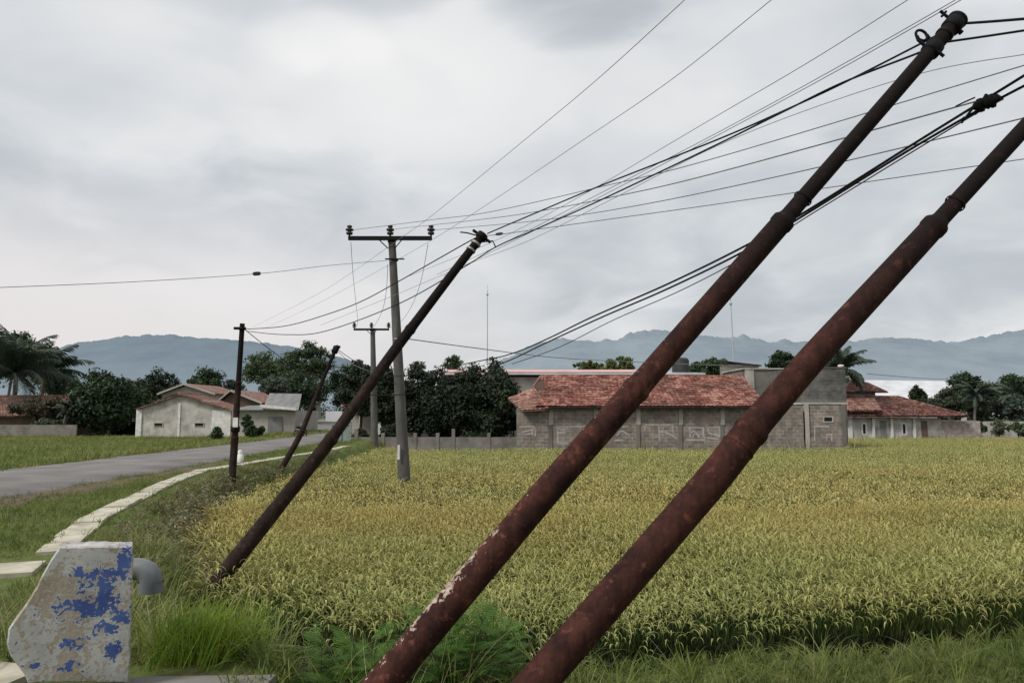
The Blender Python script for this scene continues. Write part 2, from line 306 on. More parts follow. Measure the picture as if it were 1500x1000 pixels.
def rice_mat(name, near_a, near_b, gold_a, gold_b):
    m, nt, b = new_mat(name)
    geo = N(nt, 'ShaderNodeNewGeometry'); sp = N(nt, 'ShaderNodeSeparateXYZ'); L(nt, geo.outputs['Position'], sp.inputs[0])
    n = N(nt, 'ShaderNodeTexNoise', i_Scale=.28, i_Detail=5.0); L(nt, geo.outputs['Position'], n.inputs['Vector'])
    n2 = N(nt, 'ShaderNodeTexNoise', i_Scale=5.0, i_Detail=2.0); L(nt, geo.outputs['Position'], n2.inputs['Vector'])
    oi = N(nt, 'ShaderNodeObjectInfo')
    yr = N(nt, 'ShaderNodeMapRange'); yr.inputs['From Min'].default_value = 8.0; yr.inputs['From Max'].default_value = 13.5; L(nt, math_(nt, 'SUBTRACT', sp.outputs[1], math_(nt, 'MULTIPLY', sp.outputs[0], .18)), yr.inputs[0])
    yf = N(nt, 'ShaderNodeMapRange'); yf.inputs['From Min'].default_value = 34.0; yf.inputs['From Max'].default_value = 22.0; L(nt, sp.outputs[1], yf.inputs[0])
    k = math_(nt, 'MULTIPLY', yr.outputs[0], math_(nt, 'MULTIPLY_ADD', yf.outputs[0], .55)); nt.nodes[-2].inputs[2].default_value = .0
    # gold amount: position band plus patches
    k2 = math_(nt, 'ADD', math_(nt, 'MULTIPLY', math_(nt, 'MULTIPLY', yr.outputs[0], math_(nt, 'ADD', math_(nt, 'MULTIPLY', yf.outputs[0], .6), .3)), .62), math_(nt, 'MULTIPLY', math_(nt, 'SUBTRACT', n.outputs[0], .42), 1.3), True)
    v = math_(nt, 'ADD', math_(nt, 'MULTIPLY', n2.outputs[0], .6), math_(nt, 'MULTIPLY', oi.outputs['Random'], .4))
    ga = ramp(nt, [(.25, c4(near_a)), (.75, c4(near_b))], v); gb = ramp(nt, [(.25, c4(gold_a)), (.75, c4(gold_b))], v)
    col = mix(nt, k2, ga.outputs[0], gb.outputs[0])
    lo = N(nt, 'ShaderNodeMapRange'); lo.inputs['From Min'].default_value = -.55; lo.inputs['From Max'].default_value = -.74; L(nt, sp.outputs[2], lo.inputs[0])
    col = mix(nt, math_(nt, 'MULTIPLY', lo.outputs[0], .95), col, (.017, .017, .009, 1))  # dead lower leaves, with the shade between the stems painted in as well
    L(nt, col, b.inputs['Base Color']); b.inputs['Roughness'].default_value = .65
    tr = N(nt, 'ShaderNodeBsdfTranslucent'); L(nt, col, tr.inputs[0])
    ms = N(nt, 'ShaderNodeMixShader', i_0=.25); L(nt, b.outputs[0], ms.inputs[1]); L(nt, tr.outputs[0], ms.inputs[2])
    L(nt, ms.outputs[0], nt.nodes['Material Output'].inputs[0])
    return m
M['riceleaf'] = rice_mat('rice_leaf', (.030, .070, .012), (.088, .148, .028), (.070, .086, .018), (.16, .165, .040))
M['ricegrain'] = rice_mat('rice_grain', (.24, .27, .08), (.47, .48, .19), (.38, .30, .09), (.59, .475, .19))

def hill_mat(name, a, b_, lowc, zlo, zhi, sc_):  # distance haze is mixed into the hill colours, paler towards the foot
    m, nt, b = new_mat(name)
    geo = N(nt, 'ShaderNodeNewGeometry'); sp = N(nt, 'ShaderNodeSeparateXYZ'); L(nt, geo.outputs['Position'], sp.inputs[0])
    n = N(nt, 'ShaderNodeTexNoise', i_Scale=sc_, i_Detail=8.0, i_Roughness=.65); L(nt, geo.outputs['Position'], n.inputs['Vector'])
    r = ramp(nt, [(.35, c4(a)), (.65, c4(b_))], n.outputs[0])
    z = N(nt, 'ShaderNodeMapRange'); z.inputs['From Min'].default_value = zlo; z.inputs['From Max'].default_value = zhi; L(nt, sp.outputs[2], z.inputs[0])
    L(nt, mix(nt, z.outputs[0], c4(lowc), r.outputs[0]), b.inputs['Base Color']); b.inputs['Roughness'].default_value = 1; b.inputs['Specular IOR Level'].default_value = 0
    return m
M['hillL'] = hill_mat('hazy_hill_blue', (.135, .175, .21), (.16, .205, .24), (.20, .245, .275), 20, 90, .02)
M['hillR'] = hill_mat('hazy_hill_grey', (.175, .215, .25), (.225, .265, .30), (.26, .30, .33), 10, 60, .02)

# ------------------------------------------------------------------ object helpers
def meta(o, label=None, cat=None, group=None, kind=None):
    if label: o['label'] = label
    if cat: o['category'] = cat
    if group: o['group'] = group
    if kind: o['kind'] = kind
    return o
def empty(name, loc=(0, 0, 0), label=None, cat=None, group=None):
    o = bpy.data.objects.new(name, None); o.empty_display_size = .2; COL.objects.link(o); o.location = loc
    return meta(o, label, cat, group)
class MB:
    def __init__(s): s.v = []; s.f = []; s.m = []; s.sm = []
    def add(s, vs, fs, mi=0, smooth=False):
        k = len(s.v); s.v += [tuple(p) for p in vs]; s.f += [tuple(i+k for i in f) for f in fs]; s.m += [mi]*len(fs); s.sm += [smooth]*len(fs)
        return s
    def box(s, a, b, mi=0):
        x0, y0, z0 = a; x1, y1, z1 = b
        return s.add([(x0,y0,z0),(x1,y0,z0),(x1,y1,z0),(x0,y1,z0),(x0,y0,z1),(x1,y0,z1),(x1,y1,z1),(x0,y1,z1)],
              [(0,3,2,1),(4,5,6,7),(0,1,5,4),(1,2,6,5),(2,3,7,6),(3,0,4,7)], mi)
    def prism(s, poly, y0, y1, mi=0):
        """poly of (x,z) extruded in y"""
        n = len(poly); vs = [(x, y0, z) for x, z in poly] + [(x, y1, z) for x, z in poly]
        fs = [tuple(range(n)), tuple(range(2*n-1, n-1, -1))] + [(i, (i+1) % n + 0, (i+1) % n + n, i+n)[::-1] for i in range(n)]
        return s.add(vs, fs, mi)
    def slab(s, a, b, c, d, th, mi=0):
        a, b, c, d = map(Vector, (a, b, c, d)); n = (b-a).cross(d-a).normalized()*th
        vs = [a, b, c, d, a+n, b+n, c+n, d+n]
        return s.add(vs, [(0,3,2,1),(4,5,6,7),(0,1,5,4),(1,2,6,5),(2,3,7,6),(3,0,4,7)], mi)
    def tube(s, pts, rad, n=8, mi=0, cap=True):
        pts = [Vector(p) for p in pts]; k = len(pts)
        if not isinstance(rad, (list, tuple)): rad = [rad]*k
        ref = None; vs = []
        for i, p in enumerate(pts):
            d = (pts[min(i+1, k-1)] - pts[max(i-1, 0)])
            if d.length < 1e-9: d = Vector((0, 0, 1))
            d.normalize()
            if ref is None: ref = d.orthogonal().normalized()
            ref = (ref - d*ref.dot(d)).normalized(); bi = d.cross(ref)
            for j in range(n):
                a = 2*math.pi*j/n; vs.append(p + (ref*math.cos(a) + bi*math.sin(a))*rad[i])
        fs = [(i*n+j, i*n+(j+1) % n, (i+1)*n+(j+1) % n, (i+1)*n+j) for i in range(k-1) for j in range(n)]
        s.add(vs, fs, mi, True)
        if cap: s.add(vs[:n], [tuple(range(n-1, -1, -1))], mi); s.add(vs[-n:], [tuple(range(n))], mi)
        return s
    def grid(s, fn, nu, nv, mi=0, smooth=True):
        vs = [fn(u/nu, v/nv) for v in range(nv+1) for u in range(nu+1)]
        fs = [(v*(nu+1)+u, v*(nu+1)+u+1, (v+1)*(nu+1)+u+1, (v+1)*(nu+1)+u) for v in range(nv) for u in range(nu)]
        return s.add(vs, fs, mi, smooth)
    def build(s, name, mats, parent=None, origin=None):
        me = bpy.data.meshes.new(name)
        o0 = Vector(origin) if origin is not None else Vector((0, 0, 0))
        vs = np.array([tuple(p) for p in s.v], dtype=np.float64).reshape(-1, 3) - np.array(o0)
        me.from_pydata(vs.tolist(), [], s.f)
        for m in (mats if isinstance(mats, (list, tuple)) else [mats]): me.materials.append(m)
        me.polygons.foreach_set('material_index', s.m); me.polygons.foreach_set('use_smooth', s.sm); me.update()
        o = bpy.data.objects.new(name, me); COL.objects.link(o)
        if parent is not None:
            o.parent = parent; o.location = Vector(o0) - total_loc(parent)
        else: o.location = o0
        return o
def total_loc(o):
    v = Vector(o.location)
    while o.parent: o = o.parent; v += o.location
    return v
def fast_mesh(name, V, Fq, mats, mi=None, parent=None, smooth=False):
    """V (n,3), Fq (m,k) numpy"""
    me = bpy.data.meshes.new(name); k = Fq.shape[1]
    me.vertices.add(len(V)); me.vertices.foreach_set('co', np.ascontiguousarray(V, dtype=np.float32).ravel())
    me.loops.add(Fq.size); me.loops.foreach_set('vertex_index', Fq.ravel().astype(np.int32))
    me.polygons.add(len(Fq)); me.polygons.foreach_set('loop_start', np.arange(0, Fq.size, k, dtype=np.int32)); me.polygons.foreach_set('loop_total', np.full(len(Fq), k, dtype=np.int32))
    for m in (mats if isinstance(mats, (list, tuple)) else [mats]): me.materials.append(m)
    if mi is not None: me.polygons.foreach_set('material_index', mi.astype(np.int32))
    me.polygons.foreach_set('use_smooth', np.full(len(Fq), smooth)); me.update(calc_edges=True)
    o = bpy.data.objects.new(name, me); COL.objects.link(o)
    if parent is not None: o.parent = parent; o.location = -total_loc(parent)
    return o

# ------------------------------------------------------------------ terrain
path_px = [(-120, 905), (-40, 868), (35, 838), (95, 797), (135, 762), (168, 745), (250, 706), (298, 689), (345, 682.5), (410, 671), (480, 660), (508, 653.5)]
path_pts = [G(x, y) for x, y in path_px]
pp_y = np.array([4.0, 5.6] + [p.y for p in path_pts[2:]] + [60.0, 90.0]); pp_x = np.array([-3.6, -4.4] + [p.x for p in path_pts[2:]] + [-9.5, -14.0])
o_ = np.argsort(pp_y); pp_y = pp_y[o_]; pp_x = pp_x[o_]
road = [(-11.9, -30, 0), (-11.9, 22, 0), (-12.2, 30, 0), (-12.7, 45, 0), (-14.6, 58, .05), (-18.0, 72, .12), (-22.5, 88, .3), (-29.5, 112, .55), (-44, 150, .7), (-80, 200, .7)]
rd_y = np.array([p[1] for p in road]); rd_x = np.array([p[0] for p in road]); rd_z = np.array([p[2] for p in road])
def sstep(t): t = np.clip(t, 0, 1); return t*t*(3-2*t)
def hsh(x, y):
    return (np.sin(x*1.7+y*.9)*.5 + np.sin(x*3.9-y*2.3+1.3)*.3 + np.sin(x*.6+y*4.1+.4)*.2)
def bund_y(x): return np.interp(x, [-3, -1, .5, 3, 6, 14], [5.8, 5.6, 5.65, 6.2, 6.9, 8.3])
def H(x, y):
    x = np.asarray(x, dtype=float); y = np.asarray(y, dtype=float)
    xp = np.interp(y, pp_y, pp_x)
    s = x - xp - .38
    bw = np.interp(y, [4, 9, 14, 30, 45], [1.6, 3.0, 2.2, 1.6, 1.6])
    z = -1.25*sstep(s/bw)
    nr_ = sstep((x+1.75)/.6); near = sstep((y-4.85+1.2*nr_)/(2.8-.6*nr_)); z = np.where(s > 0, z*near, z)
    b = -.38 - np.clip(y-bund_y(x)-.30, 0, 9)*1.5 - np.clip(bund_y(x)-y-.5, 0, 9)*.4 - np.clip(-1.2-x, 0, 9)*.8
    z = np.where((s > .3) & (x > -2.0), np.where(y > 3.0, np.maximum(z, b), z), z)
    z = z + hsh(x, y)*.03*np.clip(s, 0, 1)
    fl = -.4*sstep((-14.6-x)/1.6); z = np.where(x < -14.6, fl + hsh(x*.5, y*.5)*.04, z)
    far = sstep((y-66)/40); z = z*(1-far) + (-.9)*far
    # the road embankment carries the road beyond the bend
    rx = np.interp(y, rd_y, rd_x); rz = np.interp(y, rd_y, rd_z); dr = np.abs(x-rx)
    k = 1 - sstep((dr-3.0)/3.5)
    k = k*sstep((y-44)/12)
    z = z*(1-k) + (rz-.02)*k
    return z
gx = np.concatenate([-np.geomspace(4000, 46, 26), np.arange(-45, -9, .6), np.arange(-9, 9, .14), np.arange(9, 46, .6), np.geomspace(46, 4000, 26)])
gy = np.concatenate([-np.geomspace(900, 12, 10), np.arange(-11, 4, .6), np.arange(4, 15, .14), np.arange(15, 72, .5), np.geomspace(72, 5200, 34)])
GX, GY = np.meshgrid(gx, gy); GZ = H(GX, GY)
V = np.stack([GX.ravel(), GY.ravel(), GZ.ravel()], 1); nx, ny = len(gx), len(gy)
i = np.arange(nx-1)[None, :] + np.arange(ny-1)[:, None]*nx; i = i.ravel()
Fq = np.stack([i, i+1, i+nx+1, i+nx], 1)
def ground_mat():
    m, nt, b = new_mat('ground')
    geo = N(nt, 'ShaderNodeNewGeometry'); pos = geo.outputs['Position']; sp = N(nt, 'ShaderNodeSeparateXYZ'); L(nt, pos, sp.inputs[0])
    n = N(nt, 'ShaderNodeTexNoise', i_Scale=.8, i_Detail=9.0, i_Roughness=.65); L(nt, pos, n.inputs['Vector'])
    n2 = N(nt, 'ShaderNodeTexNoise', i_Scale=9, i_Detail=8.0, i_Roughness=.7); L(nt, pos, n2.inputs['Vector'])
    grass = ramp(nt, [(.3, (.05, .075, .015, 1)), (.5, (.09, .12, .025, 1)), (.7, (.14, .155, .045, 1))], n2.outputs[0])
    soil = ramp(nt, [(.3, (.055, .04, .028, 1)), (.5, (.11, .08, .055, 1)), (.7, (.19, .14, .10, 1))], n2.outputs[0])
    f = ramp(nt, [(.52, g(0)), (.62, g(1))], n.outputs[0])
    col = mix(nt, math_(nt, 'MULTIPLY', f.outputs[0], .55), grass.outputs[0], soil.outputs[0])
    # bare dirt strip along the near road edge
    a = math_(nt, 'ABSOLUTE', math_(nt, 'ADD', sp.outputs[0], 9.1)); a = math_(nt, 'ADD', a, math_(nt, 'MULTIPLY', math_(nt, 'SUBTRACT', n.outputs[0], .5), 1.2))
    dm = ramp(nt, [(.35, g(1)), (.75, g(0))], a)
    yl = N(nt, 'ShaderNodeMapRange'); yl.inputs['From Min'].default_value = 27; yl.inputs['From Max'].default_value = 21; L(nt, sp.outputs[1], yl.inputs[0])
    col = mix(nt, math_(nt, 'MULTIPLY', dm.outputs[0], yl.outputs[0]), col, soil.outputs[0])
    # wet dark earth low in the paddy
    wz = N(nt, 'ShaderNodeMapRange'); wz.inputs['From Min'].default_value = -.75; wz.inputs['From Max'].default_value = -1.1; L(nt, sp.outputs[2], wz.inputs[0])
    col = mix(nt, wz.outputs[0], col, (.028, .024, .016, 1))
    L(nt, col, b.inputs['Base Color']); b.inputs['Roughness'].default_value = .95
    bp = N(nt, 'ShaderNodeBump', i_Strength=.7, i_Distance=.04); L(nt, n2.outputs[0], bp.inputs['Height']); L(nt, bp.outputs[0], b.inputs['Normal'])
    return m
meta(fast_mesh('ground', V, Fq, ground_mat(), smooth=True), kind='structure')
# the road
def road_fn(hw, zoff):
    ys = np.concatenate([np.arange(-30, 60, 1.0), np.arange(60, 200, 3.0)])
    # smooth the centre line
    yy = np.linspace(-30, 200, 400); xx = np.interp(yy, rd_y, rd_x); kk = np.ones(25)/25
    xs = np.convolve(np.pad(xx, 12, mode='edge'), kk, 'valid')
    zs = np.convolve(np.pad(np.interp(yy, rd_y, rd_z), 12, mode='edge'), kk, 'valid')
    return ys, np.interp(ys, yy, xs), np.interp(ys, yy, zs)
ys, xs, zs = road_fn(2.2, .0)
mb = MB(); rows = []
for k, (y, x, z) in enumerate(zip(ys, xs, zs)):
    dx = np.gradient(xs, ys)[k]; nl = math.hypot(1, dx); e = .10*math.sin(y*1.3)+.07*math.sin(y*3.1+1)+.04*math.sin(y*7.7)
    e2 = .08*math.sin(y*1.1+2)+.05*math.sin(y*4.1)
    for t, dz in ((-1.03, -.06), (-1, .025), (-.5, .05), (0, .06), (.5, .05), (1, .025), (1.03, -.06)):
        hw = 2.25 + (e if t > 0 else e2)
        rows.append((x + t*hw/nl, y - t*hw*dx/nl, z + dz + .005))
nr = len(ys)
mb.add(rows, [(a*7+c, a*7+c+1, (a+1)*7+c+1, (a+1)*7+c) for a in range(nr-1) for c in range(6)], 0, True)
meta(mb.build('road', M['asphalt']), kind='structure')
# slab path: individual cast slabs laid end to end
mb = MB(); rnd = random.Random(3)
def slab_run(pts, width, length, mb):
    pts = [Vector((p.x, p.y, 0)) for p in pts]
    seg = []; d = 0
    for a, b in zip(pts[:-1], pts[1:]): seg.append((d, a, b)); d += (b-a).length
    def at(s):
        for q, a, b in reversed(seg):
            if s >= q: return a + (b-a)*((s-q)/(b-a).length), (b-a).normalized()
        return pts[0], (pts[1]-pts[0]).normalized()
    s = 0
    while s < d-length:
        c0, t0 = at(s+.005); c1, t1 = at(s+length-.005)
        n0 = Vector((t0.y, -t0.x, 0)); n1 = Vector((t1.y, -t1.x, 0)); n0 = n1 = (n0+n1).normalized()
        j = rnd.uniform(-.02, .02); zt = .038 + rnd.uniform(-.008, .008); w2 = width/2*rnd.uniform(.93, 1.06); tl = rnd.uniform(-.012, .012)
        q = [c0 - n0*(w2-j), c0 + n0*(w2+j), c1 + n1*(w2+j), c1 - n1*(w2-j)]
        vs = [(p.x, p.y, -.05) for p in q] + [(p.x, p.y, zt+(tl if k in (1, 2) else 0)) for k, p in enumerate(q)]
        mb.add(vs, [(0,1,2,3)[::-1], (4,5,6,7), (0,1,5,4), (1,2,6,5), (2,3,7,6), (3,0,4,7)])
        s += length
slab_run([G(80, 812)] + path_pts[3:], .37, .62, mb)
slab_run([G(-180, 850), G(0, 838), G(130, 830)], .62, .45, mb)
slab_run([G(-160, 980), G(40, 1003)], .42, .5, mb)
mb2 = mb
o = mb2.build('path', M['pathconc']); meta(o, kind='structure')
# low concrete lip beside the painted block
mb = MB(); a = P(192, 992, 4.5); 
mb.slab((a.x-.15, 4.46, -.02), (-1.42, 4.50, -.02), (-1.42, 4.68, -.02), (a.x-.15, 4.64, -.02), .06); mb.slab((a.x-.15, 4.47, -.35), (-1.43, 4.51, -.35), (-1.43, 4.67, -.35), (a.x-.15, 4.63, -.35), .33)
o = mb.build('culvert_edge', M['greyplaster']); meta(o, 'long low concrete edge of the culvert running right from the foot of the painted block', 'concrete edge')
# hills
def hill(name, prof, Y, depth, m, zbase=-2, bump=2.6):
    px = np.linspace(prof[0][0], prof[-1][0], 900)
    py = np.interp(px, [p[0] for p in prof], [p[1] for p in prof])
    r = np.random.default_rng(int(Y)); nz = np.zeros_like(px)
    for fq, am in ((.02, 1.0), (.06, .7), (.16, .6), (.4, .55)):
        nz += am*np.sin(px*fq*2+r.uniform(0, 6)+np.sin(px*fq*.7)*2)
    kk_ = np.convolve(r.uniform(-1, 1, len(px)+4), np.ones(3)/3, 'same')[2:-2]; py = py + nz*bump*.2 + kk_*bump*.3
    top0 = np.array([tuple(P(a, b, Y)) for a, b in zip(px, np.convolve(np.pad(py, 30, mode='edge'), np.ones(61)/61, 'valid')+2.5)])
    hm = np.zeros_like(px)
    for c_ in r.uniform(px[0], px[-1], int((px[-1]-px[0])/9)):
        w_ = r.uniform(3.5, 11); h_ = w_*r.uniform(.15, .42)*bump/2.6; hm = np.maximum(hm, h_*np.sqrt(np.clip(1-((px-c_)/w_)**2, 0, 1)))
    py = py - hm
    top = np.array([tuple(P(a, b, Y)) for a, b in zip(px, py)])
    rows = 12; V = []; tt = list(np.linspace(0, .985, rows)) + [1.0]
    for k in range(rows+1):
        t = tt[k]; yy = Y - depth*(1-t); q = (top if k == rows else top0).copy(); q[:, 1] = yy
        q[:, 2] = zbase + (q[:, 2]-zbase)*(t**.8)
        V.append(q)
    b = top.copy(); b[:, 1] = Y+depth; b[:, 2] = zbase; V.append(b)
    V = np.concatenate(V); n = len(px); i = (np.arange(n-1)[None, :] + np.arange(rows+1)[:, None]*n).ravel()
    return meta(fast_mesh(name, V, np.stack([i, i+1, i+n+1, i+n], 1), m, smooth=True), kind='structure')
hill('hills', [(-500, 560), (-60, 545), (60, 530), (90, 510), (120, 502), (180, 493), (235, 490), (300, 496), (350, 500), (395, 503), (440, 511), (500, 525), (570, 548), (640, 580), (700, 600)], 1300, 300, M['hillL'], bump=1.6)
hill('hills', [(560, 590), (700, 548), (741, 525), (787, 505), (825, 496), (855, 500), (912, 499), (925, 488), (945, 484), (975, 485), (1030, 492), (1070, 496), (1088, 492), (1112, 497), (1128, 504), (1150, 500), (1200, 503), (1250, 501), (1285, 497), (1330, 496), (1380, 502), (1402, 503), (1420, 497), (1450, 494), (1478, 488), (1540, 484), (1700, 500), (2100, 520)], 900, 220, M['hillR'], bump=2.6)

# ------------------------------------------------------------------ scatter by geometry nodes (stuff only)
def ribbon(mb, p, az, lean, Ln, wd, droop, n=4, mi=0, taper=True, w0=.6, face=None):
    """ribbon leaf: starts at p leaning by `lean` from vertical and bends down by `droop` in all"""
    p = Vector(p); h = Vector((math.cos(az), math.sin(az), 0)); side = Vector((-math.sin(az), math.cos(az), 0))
    if face is not None: side = (side*math.cos(face) + h*math.sin(face))
    vs = []; a = lean
    for k in range(n+1):
        t = k/n; wk = wd*(w0 + (1-w0)*min(1, t*3))*(1 if not taper else max(.04, (1-t**2.2)))
        vs += [p - side*wk/2, p + side*wk/2]
        a = lean + droop*(t+1/n)**1.6 if k < n else a
        p = p + (h*math.sin(a) + Vector((0, 0, 1))*math.cos(a))*(Ln/n)
    mb.add(vs, [(2*k, 2*k+1, 2*k+3, 2*k+2) for k in range(n)], mi, True)
    return p
proto_root = {}
def proto_coll(key, builders, mats):
    c = bpy.data.collections.new('source_'+key)
    for j, fn in enumerate(builders):
        mb = MB(); fn(mb, random.Random(hash((key, j)) % 1000 if False else j*17+len(key)))
        o = mb.build('%s_clump' % key, mats); COL.objects.unlink(o); o.name = '%s_clump_%02d' % (key, j); c.objects.link(o)
    proto_root[key] = c; return c
def scatter(name, pts, scale, key, label, cat, tilt=.12, kind='stuff'):
    c = proto_root[key]; n = len(pts); nproto = len(c.objects)
    me = bpy.data.meshes.new(name); me.vertices.add(n); me.vertices.foreach_set('co', np.asarray(pts, dtype=np.float32).ravel())
    a = me.attributes.new('psc', 'FLOAT', 'POINT'); a.data.foreach_set('value', np.asarray(scale, dtype=np.float32))
    rot = np.stack([rng.normal(0, tilt, n), rng.normal(0, tilt, n), rng.uniform(0, 6.283, n)], 1).astype(np.float32)
    a = me.attributes.new('prot', 'FLOAT_VECTOR', 'POINT'); a.data.foreach_set('vector', rot.ravel())
    a = me.attributes.new('pidx', 'INT', 'POINT'); a.data.foreach_set('value', rng.integers(0, nproto, n).astype(np.int32))
    o = bpy.data.objects.new(name, me); COL.objects.link(o)
    gt = bpy.data.node_groups.new(name+'_nodes', 'GeometryNodeTree')
    gt.interface.new_socket('Geometry', in_out='INPUT', socket_type='NodeSocketGeometry'); gt.interface.new_socket('Geometry', in_out='OUTPUT', socket_type='NodeSocketGeometry')
    gi = gt.nodes.new('NodeGroupInput'); go = gt.nodes.new('NodeGroupOutput'); iop = gt.nodes.new('GeometryNodeInstanceOnPoints'); ci = gt.nodes.new('GeometryNodeCollectionInfo')
    ci.inputs['Collection'].default_value = c; ci.inputs['Separate Children'].default_value = True; ci.inputs['Reset Children'].default_value = True
    def na(nm, ty):
        q = gt.nodes.new('GeometryNodeInputNamedAttribute'); q.data_type = ty; q.inputs['Name'].default_value = nm
        return [s for s in q.outputs if s.enabled and s.name == 'Attribute'][0]
    gt.links.new(gi.outputs[0], iop.inputs['Points']); gt.links.new(ci.outputs[0], iop.inputs['Instance']); iop.inputs['Pick Instance'].default_value = True
    gt.links.new(na('pidx', 'INT'), iop.inputs['Instance Index']); gt.links.new(na('prot', 'FLOAT_VECTOR'), iop.inputs['Rotation']); gt.links.new(na('psc', 'FLOAT'), iop.inputs['Scale'])
    gt.links.new(iop.outputs[0], go.inputs[0])
    md = o.modifiers.new('scatter', 'NODES'); md.node_group = gt
    return meta(o, label, cat, None, kind)

def rice_near(mb, r):
    for _ in range(26):
        ribbon(mb, (r.uniform(-.07, .07), r.uniform(-.07, .07), 0), r.uniform(0, 6.28), r.uniform(.02, .28), r.uniform(.6, 1.0), r.uniform(.007, .012), r.uniform(.05, 1.1), 4)
    for _ in range(20):
        az = r.uniform(0, 6.28); b = (r.uniform(-.05, .05), r.uniform(-.05, .05), 0); ln = r.uniform(.03, .28)
        tip = ribbon(mb, b, az, ln, r.uniform(.62, .8), .006, .25, 3, 0, False)
        L_ = r.uniform(.11, .2); dr = r.uniform(2.0, 3.1)
        ribbon(mb, tip, az, ln+.25, L_, r.uniform(.013, .022), dr, 5, 1, True, .5)
        ribbon(mb, tip, az, ln+.25, L_, r.uniform(.011, .018), dr, 5, 1, True, .5, 1.3)
def rice_far(mb, r):
    for _ in range(14):
        ribbon(mb, (r.uniform(-.09, .09), r.uniform(-.09, .09), .15), r.uniform(0, 6.28), r.uniform(.02, .28), r.uniform(.5, .84), .018, r.uniform(.05, 1.1), 3)
    for _ in range(17):
        az = r.uniform(0, 6.28); x, y = r.uniform(-.14, .14), r.uniform(-.14, .14)
        ribbon(mb, (x, y, r.uniform(.64, .84)), az, .3, r.uniform(.10, .17), r.uniform(.022, .036), r.uniform(1.9, 2.9), 3, 1, True, .5, r.uniform(0, 1.5))
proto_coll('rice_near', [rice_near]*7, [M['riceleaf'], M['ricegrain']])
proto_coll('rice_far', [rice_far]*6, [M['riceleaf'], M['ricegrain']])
def long_grass(mb, r):
    main = r.uniform(0, 6.28)
    for _ in range(22):
        ribbon(mb, (r.uniform(-.07, .07), r.uniform(-.07, .07), -.03), main + r.gauss(0, 1.2), r.uniform(.05, .7), r.uniform(.28, .72), r.uniform(.006, .012), r.uniform(.5, 2.0), 6)
    for _ in range(3):
        ribbon(mb, (r.uniform(-.05, .05), r.uniform(-.05, .05), -.03), r.uniform(0, 6.28), r.uniform(.1, .5), r.uniform(.6, .85), r.uniform(.004, .006), r.uniform(.8, 1.9), 6, 1)
proto_coll('long_grass', [long_grass]*7, [M['longgrass'], M['drygrass']])
def lime_grass(mb, r):
    for _ in range(34): ribbon(mb, (r.uniform(-.08, .08), r.uniform(-.08, .08), -.02), r.uniform(0, 6.28), r.uniform(.03, .4), r.uniform(.25, .5), r.uniform(.005, .009), r.uniform(.2, 1.1), 4)
proto_coll('lime_grass', [lime_grass]*4, [M['limegrass']])
def short_grass(mb, r):
    for _ in range(26): ribbon(mb, (r.uniform(-.12, .12), r.uniform(-.12, .12), -.01), r.uniform(0, 6.28), r.uniform(.05, .9), r.uniform(.05, .15), r.uniform(.005, .01), r.uniform(.3, 1.4), 3)
proto_coll('short_grass', [short_grass]*5, [M['shortgrass']])
def field_grass(mb, r):
    for _ in range(30): ribbon(mb, (r.uniform(-.25, .25), r.uniform(-.25, .25), -.02), r.uniform(0, 6.28), r.uniform(.05, .7), r.uniform(.14, .34), r.uniform(.014, .03), r.uniform(.3, 1.4), 3)
proto_coll('field_grass', [field_grass]*5, [M['fieldgrass']])
def weed(mb, r):
    for _ in range(7):
        az = r.uniform(0, 6.28); ln = r.uniform(.1, .8); q = Vector((r.uniform(-.1, .1), r.uniform(-.1, .1), 0)); Ls = r.uniform(.12, .34)
        tip = ribbon(mb, q, az, ln, Ls, .006, .3, 3, 1, False)
        for _ in range(9):
            t = r.uniform(.25, 1); c = q.lerp(tip, t); ribbon(mb, c, r.uniform(0, 6.28), r.uniform(.5, 1.4), r.uniform(.05, .10), r.uniform(.03, .05), r.uniform(.2, 1), 2, 0 if r.random() < .6 else 1, True, .3)
    for _ in range(7): ribbon(mb, (r.uniform(-.1, .1), r.uniform(-.1, .1), 0), r.uniform(0, 6.28), r.uniform(.2, .9), r.uniform(.12, .35), .008, r.uniform(.4, 1.5), 3, r.choice((0, 1)))
proto_coll('weeds', [weed]*6, [M['weed'], M['weedbrown']])
def dry(mb, r):
    for _ in range(16): ribbon(mb, (r.uniform(-.15, .15), r.uniform(-.15, .15), 0), r.uniform(0, 6.28), r.uniform(.05, .4), r.uniform(.6, 1.1), .03, r.uniform(.2, 1.2), 3)
proto_coll('dry_grass', [dry]*3, [M['drygrass']])

def jgrid(x0, x1, y0, y1, sx, sy, jit=.35):
    xs = np.arange(x0, x1, sx); ys = np.arange(y0, y1, sy); A, B = np.meshgrid(xs, ys)
    A = A + rng.uniform(-jit, jit, A.shape)*sx; B = B + rng.uniform(-jit, jit, B.shape)*sy
    return A.ravel(), B.ravel()
def inview(x, y, mpx=160):
    px = 750 + F*x/np.maximum(y, .1); return (px > -mpx) & (px < 1500+mpx)
